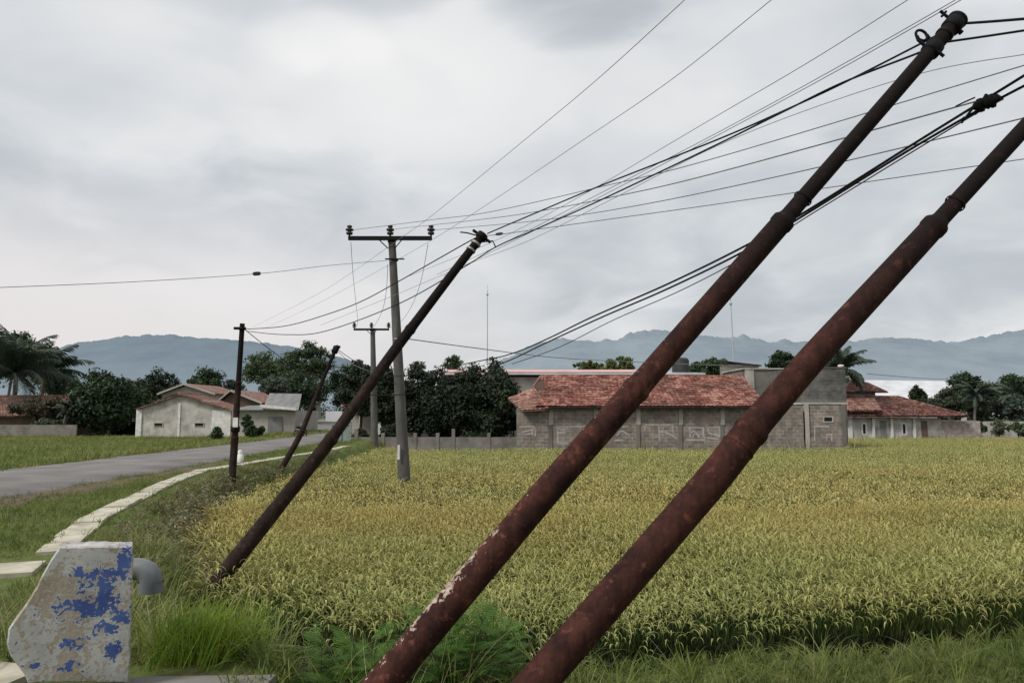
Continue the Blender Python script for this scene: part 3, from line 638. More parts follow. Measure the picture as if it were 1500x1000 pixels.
# rice field outline
re_x = [-4.2, -3.3, -2.2, -1.0, .5, 1.7, 3.5, 5.7, 9, 14, 30]; re_y = [9.6, 8.6, 7.7, 7.15, 7.25, 7.5, 7.85, 8.25, 8.9, 9.8, 13]
rl_y = [7, 8.6, 11, 13, 17.5, 23, 33, 44, 46]; rl_x = [-2.6, -3.4, -4.3, -5.0, -6.4, -7.0, -7.6, -8.3, -8.3]
def in_rice(x, y):
    near = np.interp(x, re_x, re_y) + .08*np.sin(x*5)
    lft = np.interp(y, rl_y, rl_x) + .15*np.sin(y*2.1)
    return (y > near) & (x > lft) & ((y < 43.3) | ((x > 20.3) & (y < 62)))
x, y = jgrid(-9, 22, 6.8, 15.5, .17, .17); k = in_rice(x, y) & inview(x, y, 480); x, y = x[k], y[k]; z = H(x, y)
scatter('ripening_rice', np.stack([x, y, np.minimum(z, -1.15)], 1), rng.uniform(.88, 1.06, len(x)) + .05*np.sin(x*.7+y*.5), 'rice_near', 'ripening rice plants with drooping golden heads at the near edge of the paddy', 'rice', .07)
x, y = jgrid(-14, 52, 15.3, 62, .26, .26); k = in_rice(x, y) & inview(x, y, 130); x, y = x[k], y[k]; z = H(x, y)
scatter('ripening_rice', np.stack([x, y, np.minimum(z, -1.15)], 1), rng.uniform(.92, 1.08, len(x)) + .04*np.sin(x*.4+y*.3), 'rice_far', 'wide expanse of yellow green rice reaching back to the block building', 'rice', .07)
# long grass on the near bank
x, y = jgrid(-7.5, 1.0, 4.62, 18, .17, .17, .5); xp = np.interp(y, pp_y, pp_x)
k = (x > xp+.27) & (y < np.interp(x, re_x, re_y)+.1) & (x < np.interp(y, rl_y, rl_x)+1.0+np.where(y < 8, 9, 0))  & inview(x, y) & ~((x < -1.95) & (y < 5.0) & (x > -2.5)) & (x < .6)
k &= ~((x < -1.2) & (y < 4.9)) & ((y < 11) | (rng.random(len(x)) < (18-y)/9))
x, y = x[k], y[k]
k = ~((x > -.25) & (y < 6.9) & (rng.random(len(x)) < .6)); x, y = x[k], y[k]
scatter('long_grass', np.stack([x, y, H(x, y)], 1), rng.uniform(.55, 1.12, len(x))*np.clip(.25+(x-np.interp(y, pp_y, pp_x)-.2)*.9, .25, 1), 'long_grass', 'long wind-blown wild grass covering the bank between the path and the rice', 'grass', .25)
# bright tuft by the block
a = P(225, 950, 5.0)
x = rng.normal(a.x+.05, .26, 130); y = rng.normal(5.15, .22, 130); k = (x > -2.22) & (y > 4.72) & (x < -1.6); x, y = x[k], y[k]
scatter('lime_green_grass', np.stack([x, y, H(x, y)], 1), rng.uniform(.7, 1.15, len(x)), 'lime_grass', 'bright lime green grass growing at the right foot of the painted block', 'grass', .2)
# bund
x, y = jgrid(-1.6, 16, 4.2, 9.2, .13, .11, .5); by = bund_y(x); k = (y < by+.30) & inview(x, y) & (y > 4.3) & (x > -1.3 + rng.uniform(-.3, .3, len(x))); x, y = x[k], y[k]
scatter('bund_grass', np.stack([x, y, H(x, y)], 1), np.where(rng.random(len(x)) < .08, rng.uniform(.5, .75, len(x)), rng.uniform(.14, .36, len(x))), 'long_grass', 'low tangled grass on the earth bund in front of the rice', 'grass', .3)
x, y = jgrid(-1.6, 16, 2.8, 9.2, .11, .11, .5); by = bund_y(x); k = (y < by+.33) & inview(x, y, 500) & (y > 2.9); x, y = x[k], y[k]
scatter('bund_turf', np.stack([x, y, H(x, y)], 1), rng.uniform(.6, 1.5, len(x)), 'short_grass', 'short turf under the tangled grass on the bund', 'grass', .2)
# weeds further along the bank
x, y = jgrid(-9.5, -3.5, 8.2, 46, .2, .2, .5); xp = np.interp(y, pp_y, pp_x); k = (x > xp+.33) & (x < np.interp(y, rl_y, rl_x)+.3) & (x > xp+.5) & inview(x, y, 40) & (rng.random(len(x)) < np.clip((y-6)/9, .15, .8)); x, y = x[k], y[k]
scatter('bank_weeds', np.stack([x, y, H(x, y)], 1), rng.uniform(.45, .95, len(x))*np.clip((x-np.interp(y, pp_y, pp_x))*1.0, .45, 1.2), 'weeds', 'leafy green and brown weeds on the bank beside the concrete path', 'weeds', .2)
# verge
x, y = jgrid(-11, -3.2, 3.2, 46, .12, .12, .5); xp = np.interp(y, pp_y, pp_x); rx = np.interp(y, rd_y, rd_x)
bare = np.clip(1-np.abs(x+9.2)/1.0, 0, 1)*(y < 25)
k = (((x < xp-.19) & (x > rx+2.25)) | ((x > xp+.2) & (x < xp+1.2) & (y > 6) & (rng.random(len(x)) < .5))) & inview(x, y, 60) & (rng.random(len(x)) > bare*.97) & (rng.random(len(x)) < np.interp(y, [5, 14, 46], [1, .8, .25]) + .2*hsh(x, y)); 
k &= ~((np.abs(x+3.1) < .75) & (y < 4.9))
g1, g2 = G(0, 852), G(75, 818); k &= ~((x < g2.x+.05) & (y > G(0, 862).y) & (y < G(0, 818).y) & (x > -7))
x, y = x[k], y[k]
scatter('verge_grass', np.stack([x, y, H(x, y)], 1), rng.uniform(.6, 1.35, len(x)), 'short_grass', 'short green grass on the verge between road and concrete path', 'grass', .2)
x, y = jgrid(-6, -3.0, 4.4, 6.6, .14, .14, .5); k = inview(x, y, 60) & ~((np.abs(x+2.9) < .85) & (y < 4.9)) & (x < np.interp(y, pp_y, pp_x)-.2) & ((y < 5.6) | (rng.random(len(x)) < .5)); x, y = x[k], y[k]
scatter('dark_verge_grass', np.stack([x, y, H(x, y)], 1), rng.uniform(.2, .42, len(x)), 'long_grass', 'dark longer grass left of the painted block', 'grass', .3)
# left field
x, y = jgrid(-46, -14.2, 14, 62, .33, .33, .5); k = inview(x, y, 40); x, y = x[k], y[k]
scatter('field_grass', np.stack([x, y, H(x, y)], 1), rng.uniform(.7, 1.4, len(x)), 'field_grass', 'low yellow green growth in the field beyond the road', 'grass', .1)
x, y = jgrid(7, 45, 42.6, 64, .5, .5, .5); k = ((y < 43.7) & (x < 20.5) | ((y > 61.3) & (x > 20))) & (rng.random(len(x)) < .55+.4*np.sin(x*1.3)); x, y = x[k], y[k]
scatter('dry_grass', np.stack([x, y, np.full(len(x), -1.2)], 1), rng.uniform(1.1, 1.6, len(x)), 'dry_grass', 'pale dry grass along the foot of the block wall', 'grass', .1)

# ------------------------------------------------------------------ feathery shrubs in the foreground
def frond(mb, p, az, lean, Ln, droop, lw=.06, n=12, mi=0):
    p = Vector(p); h = Vector((math.cos(az), math.sin(az), 0)); side = Vector((-math.sin(az), math.cos(az), 0)); a = lean; prev = p
    for k in range(n):
        t = k/n; a = lean + droop*t; d = h*math.sin(a) + Vector((0, 0, 1))*math.cos(a); q = prev + d*(Ln/n)
        up = d.cross(side)
        ww = .0025*(1-t)+.001
        mb.add([prev-side*ww, prev+side*ww, q+side*ww, q-side*ww], [(0, 1, 2, 3)], mi)
        if k > 1:
            wl = lw*math.sin(math.pi*min(1, .15+t*.9))**.6
            for sgn in (-1, 1):
                tip = prev + side*sgn*wl*2 + d*wl*.9 - up*wl*.3; e = d*(Ln/n*.42)
                mb.add([prev-e*.5, prev+e*.5, tip+e*.4, tip-e*.3], [(0, 1, 2, 3)], mi)
        prev = q
def fern_shrub(px, py, Y, nst, size, label, seed):
    r = random.Random(seed); c = P(px, py, Y); zb = float(H(c.x, c.y)); root = empty('feathery_shrub', (c.x, c.y, zb), label, 'shrub')
    mb = MB(); st = MB()
    for _ in range(nst):
        az = r.uniform(0, 6.28); ln = r.uniform(.05, .85); Ls = size*r.uniform(.5, 1.0)
        p0 = Vector((c.x+r.gauss(0, .04), c.y+r.gauss(0, .04), zb-.05)); d = Vector((math.cos(az)*math.sin(ln), math.sin(az)*math.sin(ln), math.cos(ln)))
        mid = p0 + d*Ls*.5; tip = p0 + d*Ls + Vector((0, 0, -Ls*.1)); st.tube([p0, mid, tip], [.006, .004, .002], 5)
        for j in range(9):
            t = r.uniform(.25, 1); b = p0.lerp(tip, t); frond(mb, b, az+r.uniform(-1.6, 1.6), r.uniform(.6, 1.3), r.uniform(.16, .3), r.uniform(.3, 1.0), .028, 14)
    mb.build('foliage', M['fern'], root); st.build('stem', M['bark'], root)
fern_shrub(655, 985, 5.6, 20, .85, 'feathery green shrub behind the foot of the peeling pole', 1)
fern_shrub(545, 985, 5.4, 18, .7, 'low feathery shrub just left of the foot of the peeling pole', 2)
fern_shrub(715, 940, 5.9, 14, .75, 'small feathery shrub between the feet of the two big poles', 3)
fern_shrub(475, 1000, 5.3, 14, .6, 'small feathery shrub in the long grass near the bottom edge', 4)
fern_shrub(600, 965, 6.2, 12, .7, 'feathery shrub standing furthest back behind the peeling pole', 5)

# ------------------------------------------------------------------ painted block and pipe
poly = [(86, 803), (88, 800), (193, 799), (195, 803), (194, 860), (191, 930), (189, 1000), (42, 1000), (28, 978), (16, 962), (10, 943), (12, 922), (33, 893), (59, 848), (74, 822)]
pl = [BL(a_, b_) for a_, b_ in poly]; pl = pl[::-1]
rj = random.Random(8); q_ = []
for j in range(len(pl)):          # chipped, slightly uneven edge
    A_, B_ = Vector(pl[j]), Vector(pl[(j+1) % len(pl)]); m_ = max(1, int((B_-A_).length/.035))
    for k in range(m_): c_ = A_.lerp(B_, k/m_); q_.append((c_.x+rj.uniform(-.0035, .0035), c_.y+rj.uniform(-.0035, .0035)))
pl = q_; mb = MB(); n = len(pl); bv = .009; cxm = sum(p[0] for p in pl)/n; czm = sum(p[1] for p in pl)/n
def ins(p, k): d = Vector((cxm-p[0], czm-p[1])).normalized(); return (p[0]+d.x*k, p[1]+d.y*k)
rings = [(0, bv), (bv, 0), (.17, 0), (.182, bv)]
vs = [(ins(p, kk)[0], yy, ins(p, kk)[1]) for yy, kk in rings for p in pl]
fs = [tuple(range(n))[::-1], tuple(range(3*n, 4*n))]
for r_ in range(3): fs += [(r_*n+j, r_*n+(j+1) % n, (r_+1)*n+(j+1) % n, (r_+1)*n+j) for j in range(n)]
mb.add(vs, fs)
blk = mb.build('parapet_block', M['blockpaint']); blk.location = (BO.x, BO.y, 0); blk.rotation_euler = (0, 0, BROT)
meta(blk, 'weathered concrete parapet block with peeling blue and white paint', 'concrete block')
pr = empty('drain_pipe', P(215, 850, 4.85), 'grey plastic pipe elbow sticking out behind the painted block', 'pipe')
c0 = P(186, 833, 4.86); rr = .068; mb = MB(); pts = []
pts.append(c0 + Vector((-.25, 0, 0)))
e0 = P(203, 833, 4.86); Rb = .082
for k in range(9):
    a = math.pi/2*k/8; pts.append(e0 + Vector((math.sin(a)*Rb, 0, -(1-math.cos(a))*Rb)))
mb.tube(pts, rr, 20); mb.build('elbow', M['pvc'], pr)
e1 = pts[-1]; mb = MB(); mb.tube([e1 + Vector((0, 0, .005)), e1 + Vector((0, 0, -.012)), e1+Vector((0, 0, -.06))], [rr+.009, rr+.009, rr+.006], 20, 0, False)
mb.tube([e1+Vector((0, 0, -.06)), e1+Vector((0, 0, .02))], [rr-.006, rr-.006], 20, 0, False); mb.build('collar', M['pvc'], pr)

# ------------------------------------------------------------------ leaning steel poles
def axis_pt(ax, y):
    """point of the pole whose pixel row is y; ax = [(px,py,Y),...] top to bottom sorted by py; 1/Y is linear"""
    ax = sorted(ax, key=lambda q: q[1]); ysx = [q[1] for q in ax]
    px = np.interp(y, ysx, [q[0] for q in ax]); iY = np.interp(y, ysx, [1/q[2] for q in ax])
    return P(px, y, 1/iY)
def steel_pole(name, label, ax, secs, m, under=1.2, group=None, collars=()):
    """secs: list of (py_from(bottom), py_to(top), r0, r1)"""
    ax = sorted(ax, key=lambda q: -q[1]); b = axis_pt(ax, ax[0][1]); nx_ = axis_pt(ax, ax[0][1]-60); dn = (b-nx_).normalized()
    base = b + dn*under
    gp = base.copy()
    root = empty(name, gp, label, 'utility pole', group)
    nm = ['lower_section', 'middle_section', 'upper_section']
    for k, (ya, yb, r0, r1) in enumerate(secs):
        cnt = max(3, int(abs(ya-yb)/25)+2); pts = [axis_pt(ax, t) for t in np.linspace(ya, yb, cnt)]; rad = list(np.linspace(r0, r1, cnt))
        if k == 0: pts = [base] + pts; rad = [r0*1.02] + rad
        if k < len(secs)-1:     # swaged shoulder at the top of each section
            d = (pts[-1]-pts[-2]).normalized(); rn = secs[k+1][2]
            pts[-1] = pts[-1]-d*.06; pts += [pts[-1]+d*.012, pts[-1]+d*.05, pts[-1]+d*.07, pts[-1]+d*.1]; rad[-1] = r1; rad += [r1+.006, r1+.006, (r1+rn)/2, rn+.002]
        mb = MB(); mb.tube(pts, rad, 28); mb.build(nm[k], m, root)
    for cy, r in collars:
        p0, p1 = axis_pt(ax, cy+4), axis_pt(ax, cy-4); d = (p1-p0).normalized(); c = (p0+p1)/2
        mb = MB(); mb.tube([c-d*.012, c-d*.005, c+d*.005, c+d*.012], [r-.002, r+.003, r+.003, r-.002], 28, 0, False); mb.build('weld_ring', m, root)
    return root
def ring(mb, c, d, r, w, th, n=18):
    d = d.normalized(); mb.tube([c-d*w/2, c-d*w/2*.9, c+d*w/2*.9, c+d*w/2], [r, r+th, r+th, r], n, 0, False)
axA = [(561, 1000, 4.10), (817, 700, 4.42), (932, 570, 4.60), (1142, 330, 4.88), (1314, 132, 5.08), (1402, 30, 5.2)]
def rpx(hw, Yd): return hw*.755/2/F*Yd     # radius from horizontal pixel width
pA = steel_pole('leaning_steel_pole', 'leaning rusty pole with pale peeling paint and black clamps on its top', axA,
    [(1000, 566, rpx(64, 4.1), rpx(50, 4.6)), (566, 322, rpx(47, 4.6), rpx(42, 4.9)), (322, 30, rpx(32, 4.9), rpx(29, 5.2))], M['rustA'], 1.0, None, [(600, rpx(49, 4.57)), (291, rpx(36, 4.93))])
axB = [(786, 1000, 3.75), (1046, 700, 4.02), (1108, 620, 4.1), (1194, 520, 4.2), (1365, 335, 4.42), (1434, 260, 4.5), (1505, 183, 4.58), (1640, 35, 4.75)]
pB = steel_pole('leaning_steel_pole', 'nearest and thickest leaning maroon steel pole running out of the right side', axB,
    [(1000, 625, rpx(70, 3.75), rpx(62, 4.1)), (625, 328, rpx(58, 4.1), rpx(47, 4.4)), (328, 35, rpx(34, 4.4), rpx(29, 4.75))], M['rustB'], 1.0, None, [(655, rpx(64, 4.06)), (298, rpx(38, 4.45))])
axC = [(319, 852, 8.6), (408, 740, 8.95), (480, 650, 9.2), (580, 510, 9.55), (671, 390, 9.75), (708, 343, 9.85)]
pC = steel_pole('leaning_steel_pole', 'leaning brown steel pole crossing in front of the taller concrete pole', axC,
    [(852, 640, rpx(33, 8.6), rpx(25, 9.2)), (640, 480, rpx(22, 9.3), rpx(20, 9.6)), (480, 343, rpx(19, 9.65), rpx(16, 9.85))], M['rustC'], .9)
axD = [(339, 716, 20), (355, 474, 20.3)]
pD = steel_pole('upright_steel_pole', 'nearly upright rusty steel pole by the road with a white tag on it', axD,
    [(716, 640, .098, .094), (640, 560, .084, .08), (560, 474, .07, .066)], M['rustC'], .8)
axE = [(405, 698, 24.5), (440, 638, 25), (455, 600, 25.3), (493, 508, 26)]
pE = steel_pole('short_leaning_pole', 'thin leaning pole standing between the upright pole and the concrete poles', axE,
    [(698, 630, .10, .095), (630, 570, .082, .078), (570, 508, .066, .058)], M['rustC'], .8)
# tag and strap on pole D
mb = MB(); q = P(345, 618, 19.87); mb.box((q.x-.07, 19.86, q.z-.13), (q.x+.06, 19.885, q.z+.12)); mb.build('tag', M['white'], pD)
mb = MB(); c = axis_pt(axD, 628); ring(mb, c, Vector((0, 0, 1)), .095, .16, .02); mb.build('strap', M['dark'], pD)
mb = MB(); c = axis_pt(axD, 481); ring(mb, c, Vector((0, 0, 1)), .085, .08, .02); mb.box((c.x-.22, c.y-.03, c.z-.03), (c.x-.05, c.y+.03, c.z+.04)); mb.build('bracket', M['dark'], pD)
mb = MB(); c = axis_pt(axE, 512); ring(mb, c, axis_pt(axE, 508)-axis_pt(axE, 540), .08, .25, .03); mb.tube([c+Vector((-.05, 0, .05)), c+Vector((.05, 0, .12)), c+Vector((.16, 0, .08))], .05, 8); mb.build('bracket', M['dark'], pE)
# hardware on pole A
dA = (axis_pt(axA, 30)-axis_pt(axA, 90)).normalized(); rA = rpx(29, 5.2)
sideA = Vector((-dA.z, 0, dA.x)).normalized()     # up-left of the pole
c1 = axis_pt(axA, 72)
mb = MB(); ring(mb, c1, dA, rA+.001, .09, .012); ring(mb, c1+dA*.16, dA, rA+.001, .03, .008)
mb.tube([c1-dA*.03-sideA*.0+Vector((0, -.05, 0)), c1-dA*.03-sideA*.09+Vector((0, -.05, 0))], .012, 8)
mb.build('clamp', M['dark'], pA)
mb = MB(); cc = c1 + sideA*(rA+.015)
hc = cc + sideA*.055 + dA*.03; hn = Vector((0, 1, 0))
arc = [hc + (sideA*math.cos(t)*.045 + dA*math.sin(t)*.038) for t in np.linspace(0, 2*math.pi, 15)]
mb.tube(arc, .010, 8, 0, False); mb.tube([cc-sideA*.02-dA*.02, cc+sideA*.05-dA*.018, cc+sideA*.075+dA*.0], .013, 8); mb.tube([cc+sideA*.03+dA*.065, cc-sideA*.02+dA*.05], .010, 8)
mb.build('hook', M['dark'], pA)
c2 = axis_pt(axA, 34)
mb = MB(); ring(mb, c2-dA*.02, dA, rA+.001, .10, .014); ring(mb, c2+dA*.035, dA, rA*.98, .02, .02)
mb.tube([c2-dA*.0+sideA*(rA), c2+sideA*(rA+.05), c2+sideA*(rA+.085)], .011, 8); mb.tube([c2+sideA*(rA+.05)-dA*.03, c2+sideA*(rA+.05)+dA*.03], .009, 8)
mb.tube([c2-sideA*rA-dA*.03, c2-sideA*(rA+.035)-dA*.03], .018, 8)
mb.build('top_clamp', M['dark'], pA)
mb = MB(); t0 = axis_pt(axA, 30)
vs = []; 
mb.tube([t0, t0+dA*.012, t0+dA*.03], [rA+.006, rA+.006, rA*.5], 18); mb.build('cap', M['dark'], pA)
# hardware on pole C
dC = (axis_pt(axC, 343)-axis_pt(axC, 400)).normalized(); sC = Vector((-dC.z, 0, dC.x)).normalized(); rC = rpx(16, 9.85)
mb = MB(); c = axis_pt(axC, 346); ring(mb, c, dC, rC+.001, .08, .02); mb.tube([c+sC*rC, c+sC*(rC+.09)], .02, 8); mb.tube([c-sC*rC, c-sC*(rC+.09)], .02, 8); mb.build('top_clamp', M['dark'], pC)
mb = MB(); c = axis_pt(axC, 357); ring(mb, c, dC, rC+.002, .035, .012); mb.build('clamp', M['galv'], pC)
mb = MB(); c = axis_pt(axC, 366); ring(mb, c, dC, rC+.003, .03, .01); mb.build('clamp', M['galv'], pC)
mb = MB(); mb.tube([axis_pt(axC, 352)-sC*.04, P(722, 353, 9.8), P(726, 362, 9.8)], .009, 6); mb.tube([axis_pt(axC, 348)+sC*.04, P(684, 341, 9.8), P(674, 340, 9.8)], .009, 6); mb.build('hook', M['dark'], pC)

# ------------------------------------------------------------------ concrete poles with cross-arms
def conc_pole(label, base_px, top_px, Y, r0, r1, half, yarm, scale, tag=False):
    b = P(base_px[0], base_px[1], Y); t = P(top_px[0], top_px[1], Y); d = (t-b).normalized(); base = b - d*((b.z+1.35)/d.z)
    root = empty('concrete_pole', base, label, 'utility pole', 'concrete power poles')
    mb = MB(); n = 9; mb.tube([base.lerp(t, k/n) for k in range(n+1)], [r0+(r1-r0)*k/n for k in range(n+1)], 20); mb.build('pole', M['polecon'], root)
    a = P(top_px[0]-1, yarm, Y); mb = MB()
    mb.box((a.x-half, Y-r1-.10*scale-.01, a.z-.045*scale), (a.x+half, Y-r1-.012, a.z+.045*scale)); mb.build('crossarm', M['dark'], root)
    for dx in (-half+.03, 0, half-.03):
        c = Vector((a.x+dx, Y-r1-.055*scale-.01, a.z+.04*scale))
        if dx == 0: c.z = max(c.z, t.z-.02)
        mb = MB(); s = scale
        prof = [(0, .025), (.05, .025), (.055, .075), (.10, .085), (.115, .05), (.135, .05), (.15, .095), (.19, .095), (.205, .05), (.225, .045), (.24, .065), (.27, .06), (.285, .02)]
        mb.tube([c+Vector((0, 0, z*s)) for z, r in prof], [r*s for z, r in prof], 14); mb.build('insulator', M['insul'], root)
    # brace and collar
    mb = MB(); ring(mb, Vector((t.x, Y, a.z)), d, r1+.002, .14*scale, .02)
    for sg in (-1, 1): mb.tube([(a.x+sg*half*.28, Y-r1-.03, a.z-.03), (t.x+sg*r1*.9, Y-r1*.6, a.z-half*.23)], .014*scale, 6)
    mb.build('brace', M['dark'], root)
    return root, t, base
p1, t1, b1 = conc_pole('nearer and taller concrete pole with three dark insulators on its crossarm', (592, 698), (574, 350), 23.7, .20, .115, 1.33, 351, 1.3)
for (y, w_) in ((381, .05), (497, .05)):
    q = P(577 if y < 400 else 583, y, 23.7); mb = MB(); ring(mb, q, Vector((0, 0, 1)), (.125 if y < 400 else .155)+.001, w_, .015)
    if y < 400: mb.box((q.x-.25, q.y-.2, q.z-.02), (q.x+.36, q.y-.165, q.z+.02))
    mb.build('band', M['galv'] if y > 400 else M['dark'], p1)
mb = MB(); q = P(584, 662, 23.45); mb.box((q.x-.035, 23.42, q.z-.22), (q.x+.035, 23.455, q.z+.22)); mb.build('plate', M['white'], p1)
p2, t2, b2 = conc_pole('further and smaller concrete pole with crossarm standing in front of the dark trees', (549, 660), (546, 486), 42, .22, .13, .99, 483, 1.2)

# ------------------------------------------------------------------ wires
def catmull(pts, n=10):
    out = []; P_ = [pts[0]] + pts + [pts[-1]]
    for i in range(1, len(P_)-2):
        a, b, c, d = P_[i-1:i+3]
        for k in range(n):
            t = k/n; out.append(tuple(.5*((2*b[j]) + (-a[j]+c[j])*t + (2*a[j]-5*b[j]+4*c[j]-d[j])*t*t + (-a[j]+3*b[j]-3*c[j]+d[j])*t**3) for j in range(2)))
    out.append(pts[-1]); return out
def wire(name, label, px, Y0, Y1, r, m='wire', cat='power line', ext0=0, ext1=0, group=None, Ys=None, smooth=True):
    pts = [tuple(map(float, p[:2])) for p in px]
    def extd(a, b, e): d = math.hypot(a[0]-b[0], a[1]-b[1]); return (a[0]+(a[0]-b[0])/d*e, a[1]+(a[1]-b[1])/d*e)
    c = catmull(pts) if smooth and len(pts) > 2 else pts
    s = [0.]
    for a, b in zip(c[:-1], c[1:]): s.append(s[-1]+math.hypot(b[0]-a[0], b[1]-a[1]))
    T = s[-1]; iY = lambda t: 1/Y0 + (1/Y1-1/Y0)*t
    if Ys is not None:
        ks = [0.]
        for a, b in zip(pts[:-1], pts[1:]): ks.append(ks[-1]+math.hypot(b[0]-a[0], b[1]-a[1]))
        ks = [q/ks[-1] for q in ks]; iY = lambda t: float(np.interp(t, ks, [1/q for q in Ys]))
    W = [P(p[0], p[1], 1/iY(q/T)) for p, q in zip(c, s)]
    if ext0: d = (W[0]-W[1]).normalized(); W = [W[0]+d*ext0] + W
    if ext1: d = (W[-1]-W[-2]).normalized(); W = W + [W[-1]+d*ext1]
    mb = MB(); mb.tube(W, r, 6); o = mb.build(name, M[m]); return meta(o, label, cat, group)
wire('power_line', 'thin power line running right from the left insulator of the taller concrete pole', [(516, 337), (640, 321), (720, 310), (870, 276), (1050, 231), (1500, 96)], 23.6, 8.5, .0075, ext1=6)
wire('power_line', 'thin power line from the middle insulator ending at the cable joint on the thick bundle', [(574, 336), (700, 322), (780, 311), (900, 288), (1050, 253), (1400, 157), (1432, 148)], 23.6, 5.6, .0065)
wire('power_line', 'thin power line from the right insulator of the taller concrete pole', [(633, 337), (780, 324), (900, 307), (1050, 278), (1260, 231), (1500, 173)], 23.6, 7.5, .0075, ext1=5)
wire('telephone_wire', 'thin wire with a dark splice running right from the brown leaning pole top', [(714, 345), (735, 343), (800, 334), (900, 320), (1050, 299), (1260, 268), (1500, 233)], 9.8, 6.6, .0045, cat='telephone wire', ext1=5)
wire('power_line', 'uppermost thin line rising steeply to the top edge at middle', [(372, 478), (480, 422), (588, 348), (640, 310), (760, 212), (880, 112), (1003, 0)], 60, 9, .006, ext1=4, m='faint')
wire('power_line', 'second thin line rising steeply to the top edge right of the uppermost one', [(385, 482), (480, 437), (618, 360), (696, 311), (850, 208), (990, 112), (1130, 0)], 60, 9, .006, ext1=4, m='faint')
wire('power_line', 'single thin line reaching the top edge left of the close pair', [(600, 404), (735, 348), (860, 282), (950, 229), (1050, 170), (1190, 88), (1330, 0)], 22, 7, .0045, ext1=4)
wire('power_line', 'upper line of the close thin pair reaching the top edge beside the clamped pole top', [(640, 402), (740, 355), (870, 288), (1050, 195), (1230, 97), (1400, 0)], 16, 6.6, .0045, ext1=4)
wire('power_line', 'lower line of the close thin pair reaching the top edge beside the clamped pole top', [(650, 404), (750, 354), (880, 288), (1050, 199), (1235, 99), (1408, 0)], 16, 6.4, .0045, ext1=4)
wire('telephone_wire', 'faint grey wire crossing behind the big clamped pole and sagging left past the concrete pole', [(470, 476), (588, 428), (690, 385), (780, 350), (900, 290), (1050, 214), (1200, 155), (1363, 104), (1500, 80)], 26, 8, .0055, cat='telephone wire', ext1=4, m='faint')
wire('cable', 'upper black cable from the clamped pole top to the top of the brown leaning pole', [(1400, 37), (1357, 60), (1235, 122), (1149, 162), (1050, 205), (880, 272), (780, 314), (714, 342)], 5.2, 9.8, .0085, 'cable', 'cable')
wire('cable', 'lower black cable from the clamped pole passing below the brown pole top', [(1375, 66), (1340, 80), (1235, 121), (1149, 163), (1050, 212), (880, 293), (780, 338), (726, 362), (680, 391), (588, 443), (480, 484), (420, 490), (362, 485)], 5.15, 20.2, .0085, 'cable', 'cable')
wire('cable', 'black cable sagging from the brown leaning pole top to the upright pole by the road', [(706, 346), (690, 352), (584, 412), (530, 441), (480, 460), (420, 477), (360, 482)], 9.85, 20.2, .009, 'cable', 'cable')
wire('cable', 'top black cable leaving the clamped pole to the right edge', [(1405, 35), (1450, 32), (1500, 28)], 5.2, 4.9, .0095, 'cable', 'cable', ext1=5)
wire('cable', 'second black cable leaving the clamped pole to the right edge', [(1384, 62), (1440, 54), (1500, 45)], 5.15, 4.9, .0085, 'cable', 'cable', ext1=5)
wire('cable', 'upper thick cable of the bundle passing through the cable joint', [(1500, 111), (1440, 148), (1330, 216), (1180, 310), (1090, 361), (980, 415), (870, 463), (800, 497), (746, 519), (690, 531), (600, 549), (560, 548), (522, 530), (495, 512)], 5.2, 26, .011, 'cable', 'cable', ext0=4, Ys=[5.2, 5.5, 5.9, 6.6, 7.2, 8.4, 10.2, 12, 14, 17, 22, 24, 25, 26])
wire('cable', 'lower thick cable of the bundle under the cable joint', [(1500, 126), (1436, 160), (1330, 221), (1180, 314), (1090, 368), (980, 422), (885, 463), (800, 502), (750, 526), (700, 545), (640, 566), (594, 577), (540, 578), (500, 569), (447, 548), (396, 512), (358, 482)], 5.25, 20.2, .0105, 'cable', 'cable', ext0=4, Ys=[5.25, 5.55, 5.95, 6.65, 7.25, 8.4, 9.9, 11.5, 13, 14, 15, 16, 17, 18, 19, 20, 20.3])
wire('cable', 'thin lowest cable hanging under the bundle', [(1470, 145), (1400, 184), (1180, 319), (1095, 374), (1000, 424), (900, 468), (820, 508), (750, 533)], 5.6, 14, .006, 'cable', 'cable')
wire('telephone_wire', 'long wire with a small dark splice from the left edge to the taller concrete pole', [(0, 421), (190, 413), (375, 401), (480, 389), (573, 381)], 15, 23.5, .007, cat='telephone wire', ext0=6)
wire('power_line', 'hanging line from the left end of the taller crossarm back to the small concrete pole', [(514, 355), (517, 400), (521, 440), (524, 470), (522, 479)], 23.6, 42, .009, m='faint')
wire('power_line', 'hanging line from the right end of the taller crossarm back to the small concrete pole', [(627, 357), (617, 410), (604, 446), (588, 470), (571, 480)], 23.6, 42, .009, m='faint')
wire('power_line', 'hanging line behind the taller concrete pole down to the small pole', [(568, 388), (566, 425), (560, 455), (548, 478)], 23.8, 42, .009, m='faint')
wire('telephone_wire', 'faint low wire going right from the concrete pole above the dark trees', [(596, 496), (700, 510), (820, 524), (1000, 533), (1100, 536)], 24, 60, .018, cat='telephone wire', m='faint')
wire('telephone_wire', 'distant wire between the palm and the trees on the right', [(1270, 547), (1340, 553), (1400, 556)], 60, 78, .03, cat='telephone wire', m='faint')
wire('telephone_wire', 'wire running left from the thin leaning pole in front of the trees', [(493, 513), (520, 535), (560, 549)], 26, 24, .010, cat='telephone wire')
